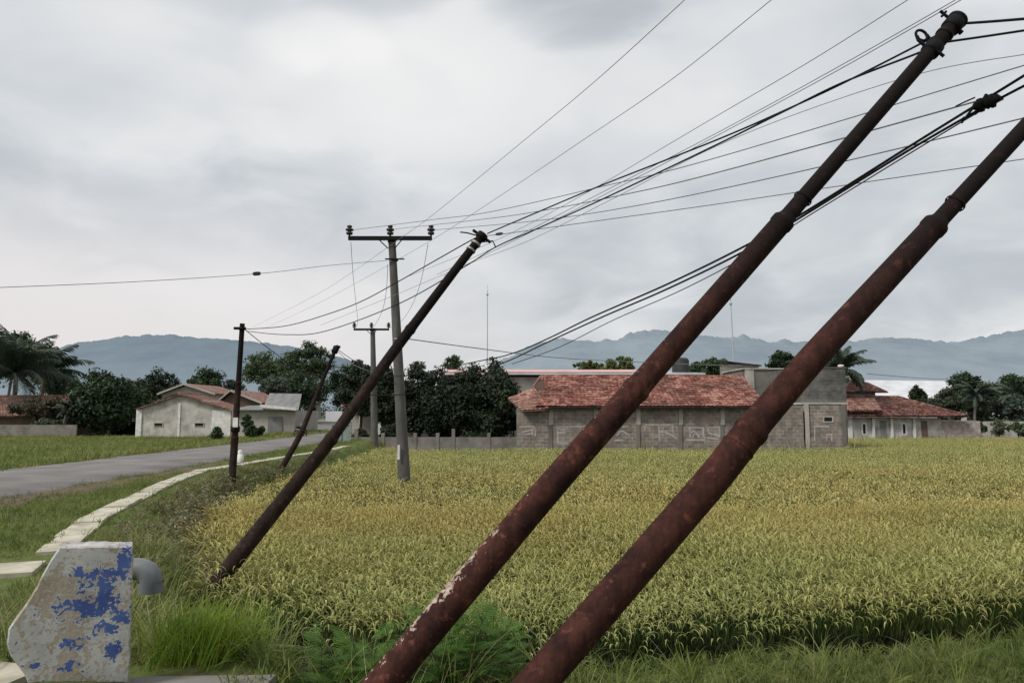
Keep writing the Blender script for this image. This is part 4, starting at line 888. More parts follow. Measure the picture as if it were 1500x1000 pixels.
# splices
def splice(label, a, b, Ya, Yb, r, cat='cable joint'):
    p, q = P(*a, Ya), P(*b, Yb); mb = MB(); mb.tube([p, p.lerp(q, .15), p.lerp(q, .5), p.lerp(q, .85), q], [r*.4, r, r*1.05, r, r*.4], 12); return meta(mb.build('wire_splice', M['dark']), label, cat)
splice('small dark splice on the long wire at the left', (370, 401.2), (382, 400.4), 19.8, 19.9, .05)
splice('small dark splice on the wire just right of the brown pole top', (726, 343.4), (737, 342), 9.75, 9.7, .018)
cj = empty('cable_joint', P(1440, 152, 5.45), 'lumpy black cable joint taped onto the thick bundle near the right edge', 'cable joint')
mb = MB(); r_ = random.Random(5); A, B = P(1424, 159, 5.52), P(1466, 143, 5.38)
pts = [A.lerp(B, t) + Vector((0, 0, r_.uniform(-.006, .006))) for t in np.linspace(0, 1, 12)]
mb.tube(pts, [.012, .03, .042, .036, .048, .04, .046, .038, .044, .034, .03, .014], 14); mb.build('body', M['dark'], cj)
mb = MB()
for (a, b) in (((1424, 160), (1410, 178)), ((1440, 157), (1428, 168)), ((1412, 172), (1409, 180))): mb.tube([P(*a, 5.5), P(*b, 5.55)], .009, 6)
mb.tube([P(1440, 148, 5.45), P(1445, 139, 5.45)], .014, 8); mb.tube([P(1428, 143, 5.5), P(1410, 151, 5.6), P(1400, 156, 5.65)], .006, 6)
for t in (.3, .7): c = A.lerp(B, t); ring(mb, c, B-A, .045, .03, .008, 14)
mb.build('clamp', M['dark'], cj)

# masts
for (lb, px, y0, y1, Y, r) in (('thin pale lattice mast far behind the dark trees', 714, 425, 560, 260, .2), ('thin grey mast seen between the two big leaning poles', 1075, 436, 560, 150, .16)):
    a = P(px+ (3 if px > 1000 else 0), y1, Y); b = P(px-(5 if px > 1000 else 0), y0, Y); a.z = -1
    root = empty('radio_mast', a, lb, 'mast')
    mb = MB(); mb.tube([a, b], [r, r*.6], 8); mb.build('mast_tube', M['mast'], root)
    mb = MB(); mb.tube([b-Vector((0, 0, r*9)), b-Vector((0, 0, r*8.8)), b-Vector((0, 0, r*6)), b-Vector((0, 0, r*5.8)), b+Vector((0, 0, r*10))], [r, r*2, r*2, r*.3, r*.3], 8); mb.build('antenna', M['mast'], root)

# ------------------------------------------------------------------ roofs and buildings
def tile_roof(mb, a, b, c, d, pu=.24, pv=.3, amp=.035, mi=0):
    """a,b eave (left,right), c,d ridge (right,left)"""
    a, b, c, d = map(Vector, (a, b, c, d)); n = (b-a).cross(d-a).normalized()
    if n.z < 0: n = -n
    wu = (b-a).length; wv = ((d-a).length + (c-b).length)/2
    nu = max(6, int(wu/pu)*4); rows = max(2, int(wv/pv)); 
    vs = []; fs = []
    W = nu+1
    rr_ = random.Random(1)
    for r in range(rows):
        for e in (0, 1):
            v = (r+e)/rows; jz = .0 if e else amp*.9
            for u in range(W):
                t = u/nu; p = a.lerp(b, t).lerp(d.lerp(c, t), v)
                vs.append(p + n*(abs(math.sin(math.pi*t*wu/pu))*amp + jz + .004*math.sin(t*wu*.9+r)))
    for k in range(rows*2-1):
        for u in range(nu): fs.append((k*W+u, k*W+u+1, (k+1)*W+u+1, (k+1)*W+u))
    mb.add(vs, fs, mi, False)
    # sagging underside
    mb.slab(a-n*.02, b-n*.02, c-n*.02, d-n*.02, -.06 if (b-a).cross(d-a).z > 0 else .06, mi)
def ridge(mb, a, b, r=.1, mi=0):
    a, b = Vector(a), Vector(b); n = max(2, int((b-a).length/.4)); pts = []; rad = []
    for k in range(n):
        pts += [a.lerp(b, k/n), a.lerp(b, (k+.96)/n)]; rad += [r, r*.86]
    mb.tube(pts, rad, 8, mi)
def XZ(px, py, Y): v = P(px, py, Y); return v.x, v.z
def window(root, px0, py0, px1, py1, Y, frame='plaster', fr=.08, proud=.03, name='window', dark='window'):
    x0, z1 = XZ(px0, py0, Y); x1, z0 = XZ(px1, py1, Y); mb = MB()
    mb.box((x0, Y-.012, z0), (x1, Y-.004, z1)); wn = mb.build(name, M[dark], root)
    mb = MB(); yf = Y-proud
    mb.box((x0-fr, yf, z1), (x1+fr, Y-.003, z1+fr)); mb.box((x0-fr, yf, z0-fr), (x1+fr, Y-.003, z0)); mb.box((x0-fr, yf, z0), (x0, Y-.003, z1)); mb.box((x1, yf, z0), (x1+fr, Y-.003, z1))
    mb.build('frame', M[frame], wn); return wn

# --- long block building with red roof
YW = 44.0; GZ_ = -1.35
bd = empty('block_building', (P(940, 650, YW).x, YW, GZ_), 'long grey block building with red tiled hip roof and white painted marks on its wall', 'building')
xl, _ = XZ(757, 650, YW); xr, _ = XZ(1176, 650, YW); _, ze = XZ(900, 597, YW)
mb = MB(); mb.box((xl, YW, GZ_), (xr+.08, YW+7.2, ze)); mb.build('wall', M['block'], bd)
for cxp in (807, 873, 935, 997, 1058, 1118):
    x0, zt = XZ(cxp-3.2, 600, YW); x1, zm = XZ(cxp+3.2, 622, YW); mb = MB()
    mb.box((x0, YW-.07, zm), (x1, YW-.001, ze-.02), 0); mb.box((x0-.02, YW-.06, GZ_), (x1-.06, YW-.001, zm), 1); mb.build('pillar', [M['plaster'], M['greyplaster']], bd)
# roof
a = P(785, 598.5, YW-.45); b = P(1122, 592, YW-.45); a.z = b.z = P(950, 595, YW-.45).z
c = P(1086, 551, YW+3.6); d = P(792, 551, YW+3.6); c.z = d.z
mb = MB(); tile_roof(mb, a, b, c, d); 
br_ = Vector((b.x, YW+7.6, b.z)); al_ = Vector((a.x, YW+7.6, a.z))
mb.add([b, br_, c], [(0, 1, 2)]); mb.add([br_, al_, d, c], [(0, 1, 2, 3)])
ridge(mb, d, c, .09); ridge(mb, c, b+Vector((0, 0, .06)), .09)
mb.build('roof', M['tiles'], bd)
mb = MB(); mb.box((a.x, a.y-.02, a.z-.14), (b.x, a.y+.04, a.z-.03)); mb.build('fascia', M['shade'], bd)
# left lean wing of the roof
a2 = P(746, 585, YW-.3); b2_ = P(800, 600.5, YW-.5); e2 = P(766, 600.5, YW-.5); 
mb = MB(); q1, q2, q3, q4 = P(766, 601, YW-.55), P(802, 599.5, YW-.55), P(781, 568, YW+1.4), P(744, 583, YW+1.4)
tile_roof(mb, q1, q2, q3, q4, mi=0); ridge(mb, q2+Vector((0, 0, .05)), q3+Vector((0, 0, .05)), .08); ridge(mb, q3+Vector((0, 0, .05)), d, .08); mb.build('side_roof', M['tilespale'], bd)
mb = MB(); x0, _z = XZ(780, 560, YW+2.2); mb.prism([(XZ(778, 600, YW+1.5)), (XZ(800, 600, YW+1.5)), (XZ(797, 553, YW+1.5)), (XZ(775, 572, YW+1.5))], YW+1.5, YW+1.62); mb.build('gable', M['brownwall'], bd)
# painted marks on the wall
def strokes(root, lines, w=.045, Y=YW-.006, name='painted_mark'):
    mb = MB()
    for k, ln in enumerate(lines):
        pts = [Vector((XZ(p[0], p[1], YW)[0], 0, XZ(p[0], p[1], YW)[1])) for p in ln]
        for q, (p0, p1) in enumerate(zip(pts[:-1], pts[1:])):
            d = (p1-p0)
            if d.length < 1e-4: continue
            d.normalize(); nn = Vector((-d.z, 0, d.x))*w*(.8+.4*((k*7+q*3) % 5)/5); e = d*w*.5; yy = Y - .0015*((k*5+q) % 9)
            mb.add([Vector((0, yy, 0))+p0-e-nn, Vector((0, yy, 0))+p1+e-nn, Vector((0, yy, 0))+p1+e+nn, Vector((0, yy, 0))+p0-e+nn], [(0, 1, 2, 3)])
    return mb.build(name, M['graf'], root)
for grp in ([[(761, 625), (781, 624), (784, 628), (784, 638)]], [[(764, 633), (779, 629), (780, 635), (768, 636)]],
    [[(857, 624), (817, 625), (817, 649), (832, 649)], [(817, 634), (828, 633)]], [[(819, 627), (823, 630), (827, 628)]],
    [[(903, 638), (908, 632), (912, 631), (922, 637)]], [[(900, 645), (912, 644)]], [[(912, 625), (920, 624)]],
    [[(944, 630), (946, 622), (985, 622), (985, 632)], [(965, 623), (966, 644)], [(966, 632), (976, 633), (984, 637), (991, 642)]],
    [[(1008, 626), (1030, 626), (1030, 637), (1033, 644), (1004, 644)], [(1010, 627), (1011, 640)]], [[(1014, 640), (1019, 633), (1024, 640)], [(1013, 633), (1018, 631)]],
    [[(1037, 626), (1055, 625), (1054, 639), (1046, 636), (1038, 634), (1037, 626)]], [[(1036, 641), (1052, 643)]]):
    strokes(bd, grp, .045)

# --- tall block house at the right end
tb = empty('block_tower', (P(1208, 650, YW).x, YW, GZ_), 'tall unfinished block house with a small dark window beside the red roofed building', 'building')
x0, zt = XZ(1178, 539, YW); x1, _ = XZ(1238, 539, YW); _, zb = XZ(1200, 592, YW)
mb = MB(); mb.box((x0, YW-.02, GZ_), (x1, YW+6, zb)); mb.build('wall', M['block'], tb)
mb = MB(); mb.box((x0-.02, YW+.02, zb+.12), (x1+.02, YW+6, zt)); mb.build('upper_wall', M['blockdark'], tb)
mb = MB(); mb.box((x0-.05, YW-.06, zb), (x1+.05, YW+6.03, zb+.12)); mb.build('ring_beam', M['plaster'], tb)
mb = MB(); mb.box((x0-.05, YW-.02, zt), (x1+.08, YW+6.04, zt+.06)); mb.build('coping', M['greyplaster'], tb)
for cxp in (1181, 1235):
    xa, _ = XZ(cxp-2.8, 600, YW); xb, _ = XZ(cxp+2.8, 600, YW); mb = MB(); mb.box((xa, YW-.10, GZ_), (xb, YW-.021, zb-.002)); mb.build('pillar', M['greyplaster'] if cxp == 1235 else M['plaster'], tb)
window(tb, 1207, 611, 1219, 617, YW-.02, 'plaster', .07)
for ln in ([(1193, 645), (1193, 624), (1214, 624)], [(1211, 645), (1211, 636), (1218, 636), (1218, 645)]): strokes(tb, [ln], .04, YW-.026)
q = P(1232, 541, YW+.2); mb = MB(); mb.tube([q+Vector((0, 0, -.05)), q+Vector((0, 0, .1)), q+Vector((0, 0, .2)), q+Vector((0, 0, .27)), q+Vector((0, 0, .29))], [.03, .03, .2, .14, .01], 12); meta(mb.build('white_lamp', M['white']), 'round white lamp on the corner of the tall block house', 'lamp')
# grey plaster volume behind
gb = empty('plaster_house', (P(1120, 590, 53).x, 53, GZ_), 'grey plastered upper storey behind the hip roof end', 'building')
x0, zt = XZ(1088, 541, 53); x1, _ = XZ(1182, 541, 53); x2, zt2 = XZ(1070, 533, 58); x3, _ = XZ(1112, 533, 58)
mb = MB(); mb.box((x0, 53, GZ_), (x1, 58, zt)); mb.build('wall', M['greyplaster'], gb)
mb = MB(); mb.box((x2, 58.1, GZ_), (x3, 61, zt2)); mb.build('rear_wall', M['lowwall'], gb)
mb = MB(); mb.box((x0-.1, 52.9, zt), (x1+.1, 58.05, zt+.1)); mb.build('coping', M['plaster'], gb)
mb = MB(); A_, B_ = P(1070, 530, 57.9), P(1116, 536, 57.9); mb.slab((A_.x-.3, 57.9, A_.z), (B_.x, 57.9, B_.z), (B_.x, 61.4, B_.z), (A_.x-.3, 61.4, A_.z+.4), .08); mb.build('roof', M['tank'], gb)
x0, z0 = XZ(1092, 590, 53); x1, z1 = XZ(1104, 541, 53); mb = MB(); mb.box((x0, 52.93, GZ_), (x1, 52.999, z1)); mb.build('pillar', M['plaster'], gb)
# long pale-roofed building behind
lb_ = empty('long_hall', (P(840, 600, 62).x, 62, GZ_), 'long low hall with pale pink and white roof edge behind the red roof', 'building')
x0, zt = XZ(640, 547, 62); x1, _ = XZ(1030, 547, 62)
mb = MB(); mb.box((x0, 62, GZ_), (x1-.6, 72, zt-.3)); mb.build('wall', M['plaster'], lb_)
xm, _ = XZ(945, 545, 62)
mb = MB(); mb.slab((x0-.4, 61.4, zt+.05), (xm, 61.4, zt+.05), (xm, 67, zt+.55), (x0-.4, 67, zt+.55), .07); mb.slab((x0-.4, 72.6, zt+.05), (xm, 72.6, zt+.05), (xm, 67, zt+.55), (x0-.4, 67, zt+.55), -.07); mb.build('roof', M['pinkroof'], lb_)
mb = MB(); mb.slab((xm+.02, 61.4, zt), (x1, 61.4, zt-.03), (x1, 67, zt+.3), (xm+.02, 67, zt+.4), .07); mb.slab((xm+.02, 72.6, zt), (x1, 72.6, zt-.03), (x1, 67, zt+.3), (xm+.02, 67, zt+.4), -.07); mb.build('white_roof', M['whiteroof'], lb_)
mb = MB(); mb.box((x0-.4, 61.3, zt-.12), (x1, 61.38, zt+.02)); mb.build('fascia', M['whiteroof'], lb_)
mb = MB(); q = P(997, 541, 64); 
mb.tube([Vector((q.x, 64, q.z-.5)), Vector((q.x, 64, q.z-.4)), Vector((q.x, 64, q.z+.75)), Vector((q.x, 64, q.z+.95)), Vector((q.x, 64, q.z+1.0))], [.7, .72, .72, .6, .25], 20); meta(mb.build('water_tank', M['tank']), 'dark water tank on the pale roofed hall', 'water tank')

# --- right hand house
YH = 63.0
rh = empty('bungalow', (P(1330, 640, YH).x, YH, GZ_), 'low white walled bungalow with old brown tiled roof right of the tall block house', 'house')
x0, ze = XZ(1236, 612, YH); x1, _ = XZ(1378, 612, YH); x2, _ = XZ(1436, 615, YH)
mb = MB(); mb.box((x0, YH, GZ_), (x1, YH+9, ze)); mb.build('wall', M['plaster2'], rh)
mb = MB(); mb.box((x1+.003, YH+.04, GZ_), (x2, YH+5, ze-.25)); mb.build('side_wall', M['blockpink'], rh)
a = P(1232, 609.5, YH-.7); b = P(1418, 609.5, YH-.7); c = P(1316, 581, YH+4.2); d = P(1232, 581, YH+4.2); a.z = b.z; c.z = d.z
mb = MB(); tile_roof(mb, a, b, c, d, .26, .32, .04); ridge(mb, d, c, .12); ridge(mb, c, b+Vector((0, 0, .05)), .1); B2 = Vector((b.x, YH+9.4, b.z)); A2 = Vector((a.x, YH+9.4, a.z)); mb.add([b, B2, c], [(0, 1, 2)]); mb.add([B2, A2, d, c], [(0, 1, 2, 3)]); mb.build('roof', M['tilesold'], rh)
mb = MB(); a3 = P(1236, 603, YH-.75); b3 = P(1292, 603, YH-.75); c3 = P(1282, 587, YH+1.3); d3 = P(1236, 587, YH+1.3); tile_roof(mb, a3+Vector((0, 0, .1)), b3+Vector((0, 0, .1)), c3+Vector((0, 0, .12)), d3+Vector((0, 0, .12)), .26, .32, .04); ridge(mb, d3+Vector((0, 0, .15)), c3+Vector((0, 0, .15)), .09); mb.build('porch_roof', M['tilespale'], rh)
# raised lantern part
xa, za = XZ(1240, 574, YH+5); xb, _ = XZ(1282, 574, YH+5); _, zlo = XZ(1240, 590, YH+5)
mb = MB(); mb.box((xa, YH+5, zlo-.6), (xb, YH+9, za)); mb.build('upper_wall', M['plaster'], rh)
mb = MB(); A3 = Vector((xa-.6, YH+4.4, za-.02)); B3 = Vector((xb+.9, YH+4.4, za-.02)); t_ = P(1256, 558, YH+6.5); T1 = Vector((t_.x-.5, YH+6.8, t_.z)); T2 = Vector((t_.x+1.0, YH+6.8, t_.z-.1))
tile_roof(mb, A3, B3, T2, T1, .26, .32, .04); mb.add([B3, Vector((B3.x, YH+9.6, B3.z)), T2], [(0, 1, 2)]); mb.add([Vector((B3.x, YH+9.6, B3.z)), Vector((A3.x, YH+9.6, A3.z)), T1, T2], [(0, 1, 2, 3)]); mb.add([Vector((A3.x, YH+9.6, A3.z)), A3, T1], [(0, 1, 2)]); ridge(mb, T1, A3+Vector((0, 0, .05)), .12); mb.build('upper_roof', M['tilesold'], rh)
mb = MB(); mb.tube([T1, T1+Vector((0, 0, .25)), T1+Vector((0, 0, .45)), T1+Vector((0, 0, .6)), T1+Vector((0, 0, .65))], [.08, .1, .24, .2, .02], 12); mb.build('finial', M['white'], rh)
for (u0, u1) in ((1263.5, 1268), (1322, 1326.5)): window(rh, u0, 621, u1, 635, YH, 'white', .12)
for (u0, u1) in ((1289, 1299), (1349, 1359)):
    xa, za = XZ(u0, 616, YH); xb, _ = XZ(u1, 640, YH); mb = MB(); mb.box((xa, YH-.06, GZ_), (xb, YH-.002, za)); mb.build('door', M['greyroof'] if u0 < 1300 else M['brownwall'], rh)
for (u0, u1) in ((1242, 1248), (1277, 1281), (1304, 1308), (1337, 1341)):
    xa, za = XZ(u0, 612, YH-.1); xb, _ = XZ(u1, 640, YH); mb = MB(); mb.box((xa, YH-.16, GZ_), (xb, YH-.005, ze-.005)); mb.build('pillar', M['white'], rh)
# white fence far right
mb = MB(); x0, zt = XZ(1424, 617, 70); x1, _ = XZ(1620, 614, 70); mb.box((x0, 70, -1.3), (x1, 70.2, zt)); 
wf = mb.build('boundary_wall', M['plaster2']); meta(wf, 'low pale boundary wall under the trees at the right edge', 'wall')
# white warehouse far right
wh = empty('warehouse', (P(1330, 600, 120).x, 120, -1), 'distant warehouse with a big plain white roof below the hills', 'building')
x0, zt = XZ(1282, 570, 120); x1, zr = XZ(1382, 559, 130); mb = MB(); mb.box((x0+.5, 120, -1), (x1-.5, 140, zt-1.5)); mb.build('wall', M['plaster2'], wh)
mb = MB(); mb.slab((x0, 119.5, zt-2), (x1, 119.5, zt-2), (x1, 130, zr), (x0, 130, zr+.2), .15); mb.slab((x0, 140.5, zt-2), (x1, 140.5, zt-2), (x1, 130, zr), (x0, 130, zr+.2), -.15); mb.build('roof', M['whiteroof'], wh)

# --- centre: low wall, small house behind the trees
YC = 45.5
cw = empty('garden_wall', (P(620, 655, YC).x, YC, GZ_), 'low mossy garden wall with short posts under the dark trees', 'wall')
x0, zt = XZ(512, 640, YC); x1, _ = XZ(757, 640, YC); mb = MB(); mb.box((x0, YC, GZ_), (x1, YC+.15, zt)); mb.build('wall', M['lowwall'], cw)
for u in (522, 561, 608, 641, 664, 716):
    xa, za = XZ(u, 634 if (u//24) % 3 else 628, YC); mb = MB(); mb.box((xa-.1, YC-.04, GZ_), (xa+.1, YC+.2, za)); mb.build('post', M['lowwall'], cw)
tg = empty('teal_gate', (P(498, 650, 43).x, 43, -1), 'pale teal gate panel beside the road end of the garden wall', 'gate')
x0, zt = XZ(486, 621, 43); x1, zb_ = XZ(513, 655, 43); mb = MB(); mb.box((x0, 43, zb_-.5), (x1, 43.04, zt)); mb.build('panel', M['teal'], tg)
mb = MB()
for q_ in (x0, (x0+x1)/2, x1): mb.box((q_-.04, 42.95, zb_-.5), (q_+.04, 42.998, zt+.05))
mb.box((x0, 42.96, zt-.05), (x1, 42.999, zt+.03)); mb.build('frame', M['galv'], tg)
sh = empty('small_house', (P(600, 620, 56).x, 56, GZ_), 'shaded small house hidden behind the dark trees with white porch posts', 'house')
x0, zt = XZ(512, 596, 57); x1, _ = XZ(756, 596, 57); mb = MB(); mb.box((x0, 58, GZ_), (x1, 61, zt)); mb.build('wall', M['plaster'], sh)
mb = MB(); mb.slab((x0-.5, 56, zt-.1), (x1+.3, 56, zt-.1), (x1+.3, 60, zt+1.2), (x0-.5, 60, zt+1.2), .1); mb.slab((x0-.5, 63, zt), (x1+.3, 63, zt), (x1+.3, 60, zt+1.2), (x0-.5, 60, zt+1.2), -.1); mb.build('roof', M['tilesold'], sh)
for u in (528, 556, 690, 722):
    xa, _ = XZ(u, 640, 56.5); mb = MB(); mb.box((xa-.11, 56.4, GZ_), (xa+.11, 56.6, zt)); mb.build('post', M['white'], sh)
wb_ = empty('white_hoarding', (P(492, 610, 84).x, 84, 0), 'plain white board beside the far end of the road', 'board')
x0, z1 = XZ(477, 602, 84); x1, z0 = XZ(519, 617, 84); mb = MB(); mb.box((x0, 84, z0), (x1, 84.1, z1)); mb.build('panel', M['whiteroof'], wb_)
for q_ in (x0+.15, x1-.15):
    mb = MB(); mb.box((q_-.06, 84.1, -.6), (q_+.06, 84.2, z1)); mb.build('post', M['galv'], wb_)

# --- left: white gabled house and its neighbours
YL = 60.0; ZL = -.45
wh2 = empty('gabled_house', (P(270, 640, YL).x, YL, ZL), 'whitewashed windowed gable house with faded red tiles across the road', 'house')
gp_ = [(205, 641), (338, 641), (338, 602), (298, 586), (262, 579.5), (232, 585), (202, 599)]
mb = MB(); pts = [XZ(a_, b_, YL) for a_, b_ in gp_]; pts[0] = (pts[0][0], ZL-.2); pts[1] = (pts[1][0], ZL-.2); mb.prism(pts, YL, YL+5); nv_ = len(pts); mb.v = [(x - (.6 if k >= nv_ else 0), y, z) for k, (x, y, z) in enumerate(mb.v)]; mb.build('wall', M['plaster2'], wh2)
mb = MB(); x_, zt = XZ(263.5, 588, YL); mb.box((x_-.09, YL-.05, ZL-.2), (x_+.09, YL-.002, zt-.12)); mb.build('pilaster', M['white'], wh2); mb = MB()
x_, zt = XZ(206.5, 600, YL); mb.box((x_-.32, YL-.09, ZL-.2), (x_+.12, YL-.003, zt)); x_, zt = XZ(312, 604, YL); mb.build('pilaster', M['white'], wh2)
mb = MB(); xa, za = XZ(311, 601, YL); xb, _ = XZ(338.5, 603, YL); mb.box((xa, YL-.06, ZL-.2), (xb, YL-.004, za)); mb.build('annex_wall', M['white'], wh2)
for (u0, u1) in ((226.5, 238), (286, 298)): window(wh2, u0, 619.5, u1, 624, YL, 'plaster', .05, .04)
# roof slopes run back from the gable
rg = P(262, 576.5, YL-.3); el = P(199, 598, YL-.3); er = P(342, 601, YL-.3)
mb = MB(); bk = Vector((3.2, 9.6, .25))
bk = Vector((-.7, 6.3, 0))
tile_roof(mb, er, er+bk, rg+bk, rg, .26, .32, .04); tile_roof(mb, el+bk, el, rg, rg+bk, .26, .32, .04); ridge(mb, rg+Vector((0, 0, .05)), rg+bk+Vector((0, 0, .05)), .1); mb.build('roof', M['tilespale'], wh2)
def gable_house(label, Yg, px0, px1, pyE, apx, apy, dpt, wallm, roofm, zb=-.6, skew=0, name='gable_house', cat='house'):
    x0, z0 = XZ(px0, pyE, Yg); x1, z1 = XZ(px1, pyE, Yg); xa, za = XZ(apx, apy, Yg); rt = empty(name, ((x0+x1)/2, Yg, zb), label, cat)
    mb = MB(); mb.prism([(x0+.3, zb), (x1-.3, zb), (x1-.3, z0), (xa, za-.15), (x0+.3, z0)], Yg, Yg+dpt); mb.build('wall', M[wallm], rt)
    for p0, p1 in (((x0, z0-.05), (xa, za)), ((xa, za), (x1, z1-.05))):
        mb = MB(); A_, B_ = Vector((p0[0], Yg-.35, p0[1])), Vector((p1[0], Yg-.35, p1[1])); D_ = Vector((skew, dpt+.7, 0)); mb.slab(A_, B_, B_+D_, A_+D_, .12); mb.build('roof', M[roofm], rt)
    mb = MB()
    for p0, p1 in (((x0, z0-.05), (xa, za)), ((xa, za), (x1, z1-.05))): mb.slab((p0[0], Yg-.43, p0[1]-.06), (p1[0], Yg-.43, p1[1]-.06), (p1[0], Yg-.43, p1[1]+.12), (p0[0], Yg-.43, p0[1]+.12), .07)
    mb.build('bargeboard', M['plaster'], rt); return rt
gable_house('pale gabled house just behind the whitewashed house', 74, 233, 318, 577, 272, 563, 8, 'plaster', 'tilespale')
gable_house('brown gabled house behind the upright pole', 70, 318, 386, 590, 340, 572.5, 8, 'brownwall', 'tilespale')
# roadside shop row
rs = empty('roadside_shop', (P(390, 638, 57).x, 57, -.3), 'grimy roadside shop with shuttered front and grey roof beyond the upright pole', 'shop')
x0, zt = XZ(339, 601, 57); x1, _ = XZ(431, 601, 57); mb = MB(); mb.box((x0, 57.2, -.5), (x1, 64, zt)); mb.build('wall', M['plaster'], rs)
xa, za = XZ(393, 610, 57.2); xb, _ = XZ(414, 610, 57.2); mb = MB(); mb.box((xa, 57.12, -.3), (xb, 57.198, za)); mb.build('shutter', M['greyroof'], rs)
mb = MB(); A_, B_ = P(385, 600, 56.6), P(437, 602, 56.6); C_, D_ = P(442, 578, 61), P(395, 577, 61); mb.slab(A_, B_, C_, D_, .08); mb.slab((x0, 56.8, zt), (A_.x, 56.8, zt), (A_.x, 61, zt+.35), (x0, 61, zt+.35), .07); mb.build('roof', M['greyroof'], rs)
mb = MB(); E0, E1 = P(381, 596, 56.5), P(434, 601, 56.5); mb.slab(E0, E1, E1+Vector((0, 0, .2)), E0+Vector((0, 0, .2)), .06); mb.build('fascia', M['white'], rs)
xa, za = XZ(365, 616, 57.2); xb, zb2 = XZ(371, 625, 57.2); mb = MB(); mb.box((xa, 57.15, zb2), (xb, 57.197, za)); mb.build('window', M['window'], rs)
# far-left house
lh = empty('tiled_house', (P(40, 630, 66).x, 66, ZL), 'partly hidden house with orange red tiled roof at the left edge', 'house')
x0, zt = XZ(-120, 608, 66); x1, _ = XZ(112, 608, 66); mb = MB(); mb.box((x0, 66, ZL-.3), (x1, 74, zt)); mb.build('wall', M['brownwall'], lh)
a = P(-130, 611, 65.3); b = P(116, 609, 65.3); c = P(100, 580, 70); d = P(-120, 580, 70); a.z = b.z; c.z = d.z; mb = MB(); tile_roof(mb, a, b, c, d, .26, .32, .04); mb.slab((a.x, 74.6, a.z), (b.x, 74.6, b.z), (c.x, 70, c.z), (d.x, 70, d.z), -.08); ridge(mb, d, c, .12); mb.build('roof', M['tilespale'], lh)
mb = MB(); x0, zt = XZ(-150, 622, 61.5); x1, _ = XZ(112, 624, 61.5); mb.box((x0, 61.5, ZL-.3), (x1, 61.65, zt)); lw = mb.build('front_wall', M['lowwall']); meta(lw, 'stained low wall in front of the tiled house at the left edge', 'wall')
sd_ = empty('shed', (P(175, 640, 66).x, 66, ZL), 'dark open shed with pale roof edge left of the whitewashed house', 'shed')
x0, zt = XZ(150, 617, 66); x1, _ = XZ(204, 617, 66); mb = MB(); mb.box((x0, 67.5, ZL-.3), (x1, 70, zt)); mb.build('wall', M['shade'], sd_)
mb = MB(); mb.slab((x0-.2, 65.6, zt), (x1, 65.6, zt), (x1, 70.2, zt+.4), (x0-.2, 70.2, zt+.4), .08); mb.build('roof', M['plaster'], sd_)
for q_ in (x0+.1, x1-.15):
    mb = MB(); mb.box((q_-.06, 65.8, ZL-.3), (q_+.06, 65.92, zt-.01)); mb.build('post', M['lowwall'], sd_)
# kiosk at the far end of the road
kk = empty('kiosk', (P(455, 605, 98).x, 98, .2), 'small dark roofed kiosk at the far end of the road', 'kiosk')
x0, z1 = XZ(444, 588, 98); x1, z0 = XZ(464, 608, 98); mb = MB(); mb.box((x0, 98, z0-.6), (x1, 100, z1-.1)); mb.build('wall', M['plaster'], kk)
mb = MB(); mb.box((x0+.15, 97.96, z0+.1), (x1-.15, 97.995, z1-.75)); mb.build('opening', M['shade'], kk)
mb = MB(); mb.slab((x0-.4, 97.2, z1-.25), (x1+.3, 97.2, z1-.25), (x1+.3, 100.3, z1+.2), (x0-.4, 100.3, z1+.2), .1); mb.build('roof', M['greyroof'], kk)
# parked motorbike (far, small)
def wheel(mb, c, r, w=.08):
    pts = []
    for k in range(17):
        a_ = 2*math.pi*k/16; pts.append(c + Vector((math.cos(a_)*r, 0, math.sin(a_)*r)))
    mb.tube(pts, w/2, 6, 0, False); mb.tube([c-Vector((0, .04, 0)), c+Vector((0, .04, 0))], .06, 8)
    for k in range(6): a_ = math.pi*k/3; mb.tube([c, c+Vector((math.cos(a_)*r, 0, math.sin(a_)*r))], .008, 4, 0, False)
mq = G(440, 640, .03); mk = empty('motorbike', mq, 'small pale motorbike parked at the roadside by the shop', 'motorbike')
wf1, wr1 = mq+Vector((.6, 0, .3)), mq+Vector((-.6, 0, .3))
for c_ in (wf1, wr1): mb = MB(); wheel(mb, c_, .27); mb.build('wheel', M['rubber'], mk)
mb = MB(); mb.tube([mq+Vector((-.55, 0, .62)), mq+Vector((-.2, 0, .55)), mq+Vector((.1, 0, .42)), mq+Vector((.35, 0, .6)), mq+Vector((.45, 0, .85))], [.07, .12, .13, .1, .06], 10); mb.build('body', M['bluebody'], mk)
mb = MB(); mb.tube([mq+Vector((-.6, 0, .74)), mq+Vector((-.3, 0, .76)), mq+Vector((.05, 0, .7))], [.07, .11, .08], 8); mb.build('seat', M['rubber'], mk)
mb = MB(); mb.tube([wf1, mq+Vector((.42, 0, .95))], .03, 6); mb.tube([mq+Vector((.4, -.3, 1.0)), mq+Vector((.42, 0, .95)), mq+Vector((.4, .3, 1.0))], .018, 6); mb.build('handlebar', M['galv'], mk)
mk.rotation_euler = (0, 0, R(72)); mk.scale = (.85, .85, .85)
# white marker post by the upright pole
q = G(352, 677, 0); mb = MB(); 
mb.tube([q+Vector((0, 0, -.2)), q+Vector((0, 0, .0)), q+Vector((0, 0, .24)), q+Vector((0, 0, .27))], [.11, .11, .1, .07], 12); mb.tube([q+Vector((-.01, 0, .26)), q+Vector((-.01, 0, .36)), q+Vector((-.01, 0, .41))], [.07, .075, .03], 12)
meta(mb.build('marker_post', M['white']), 'stubby white marker post beside the upright steel pole', 'post')

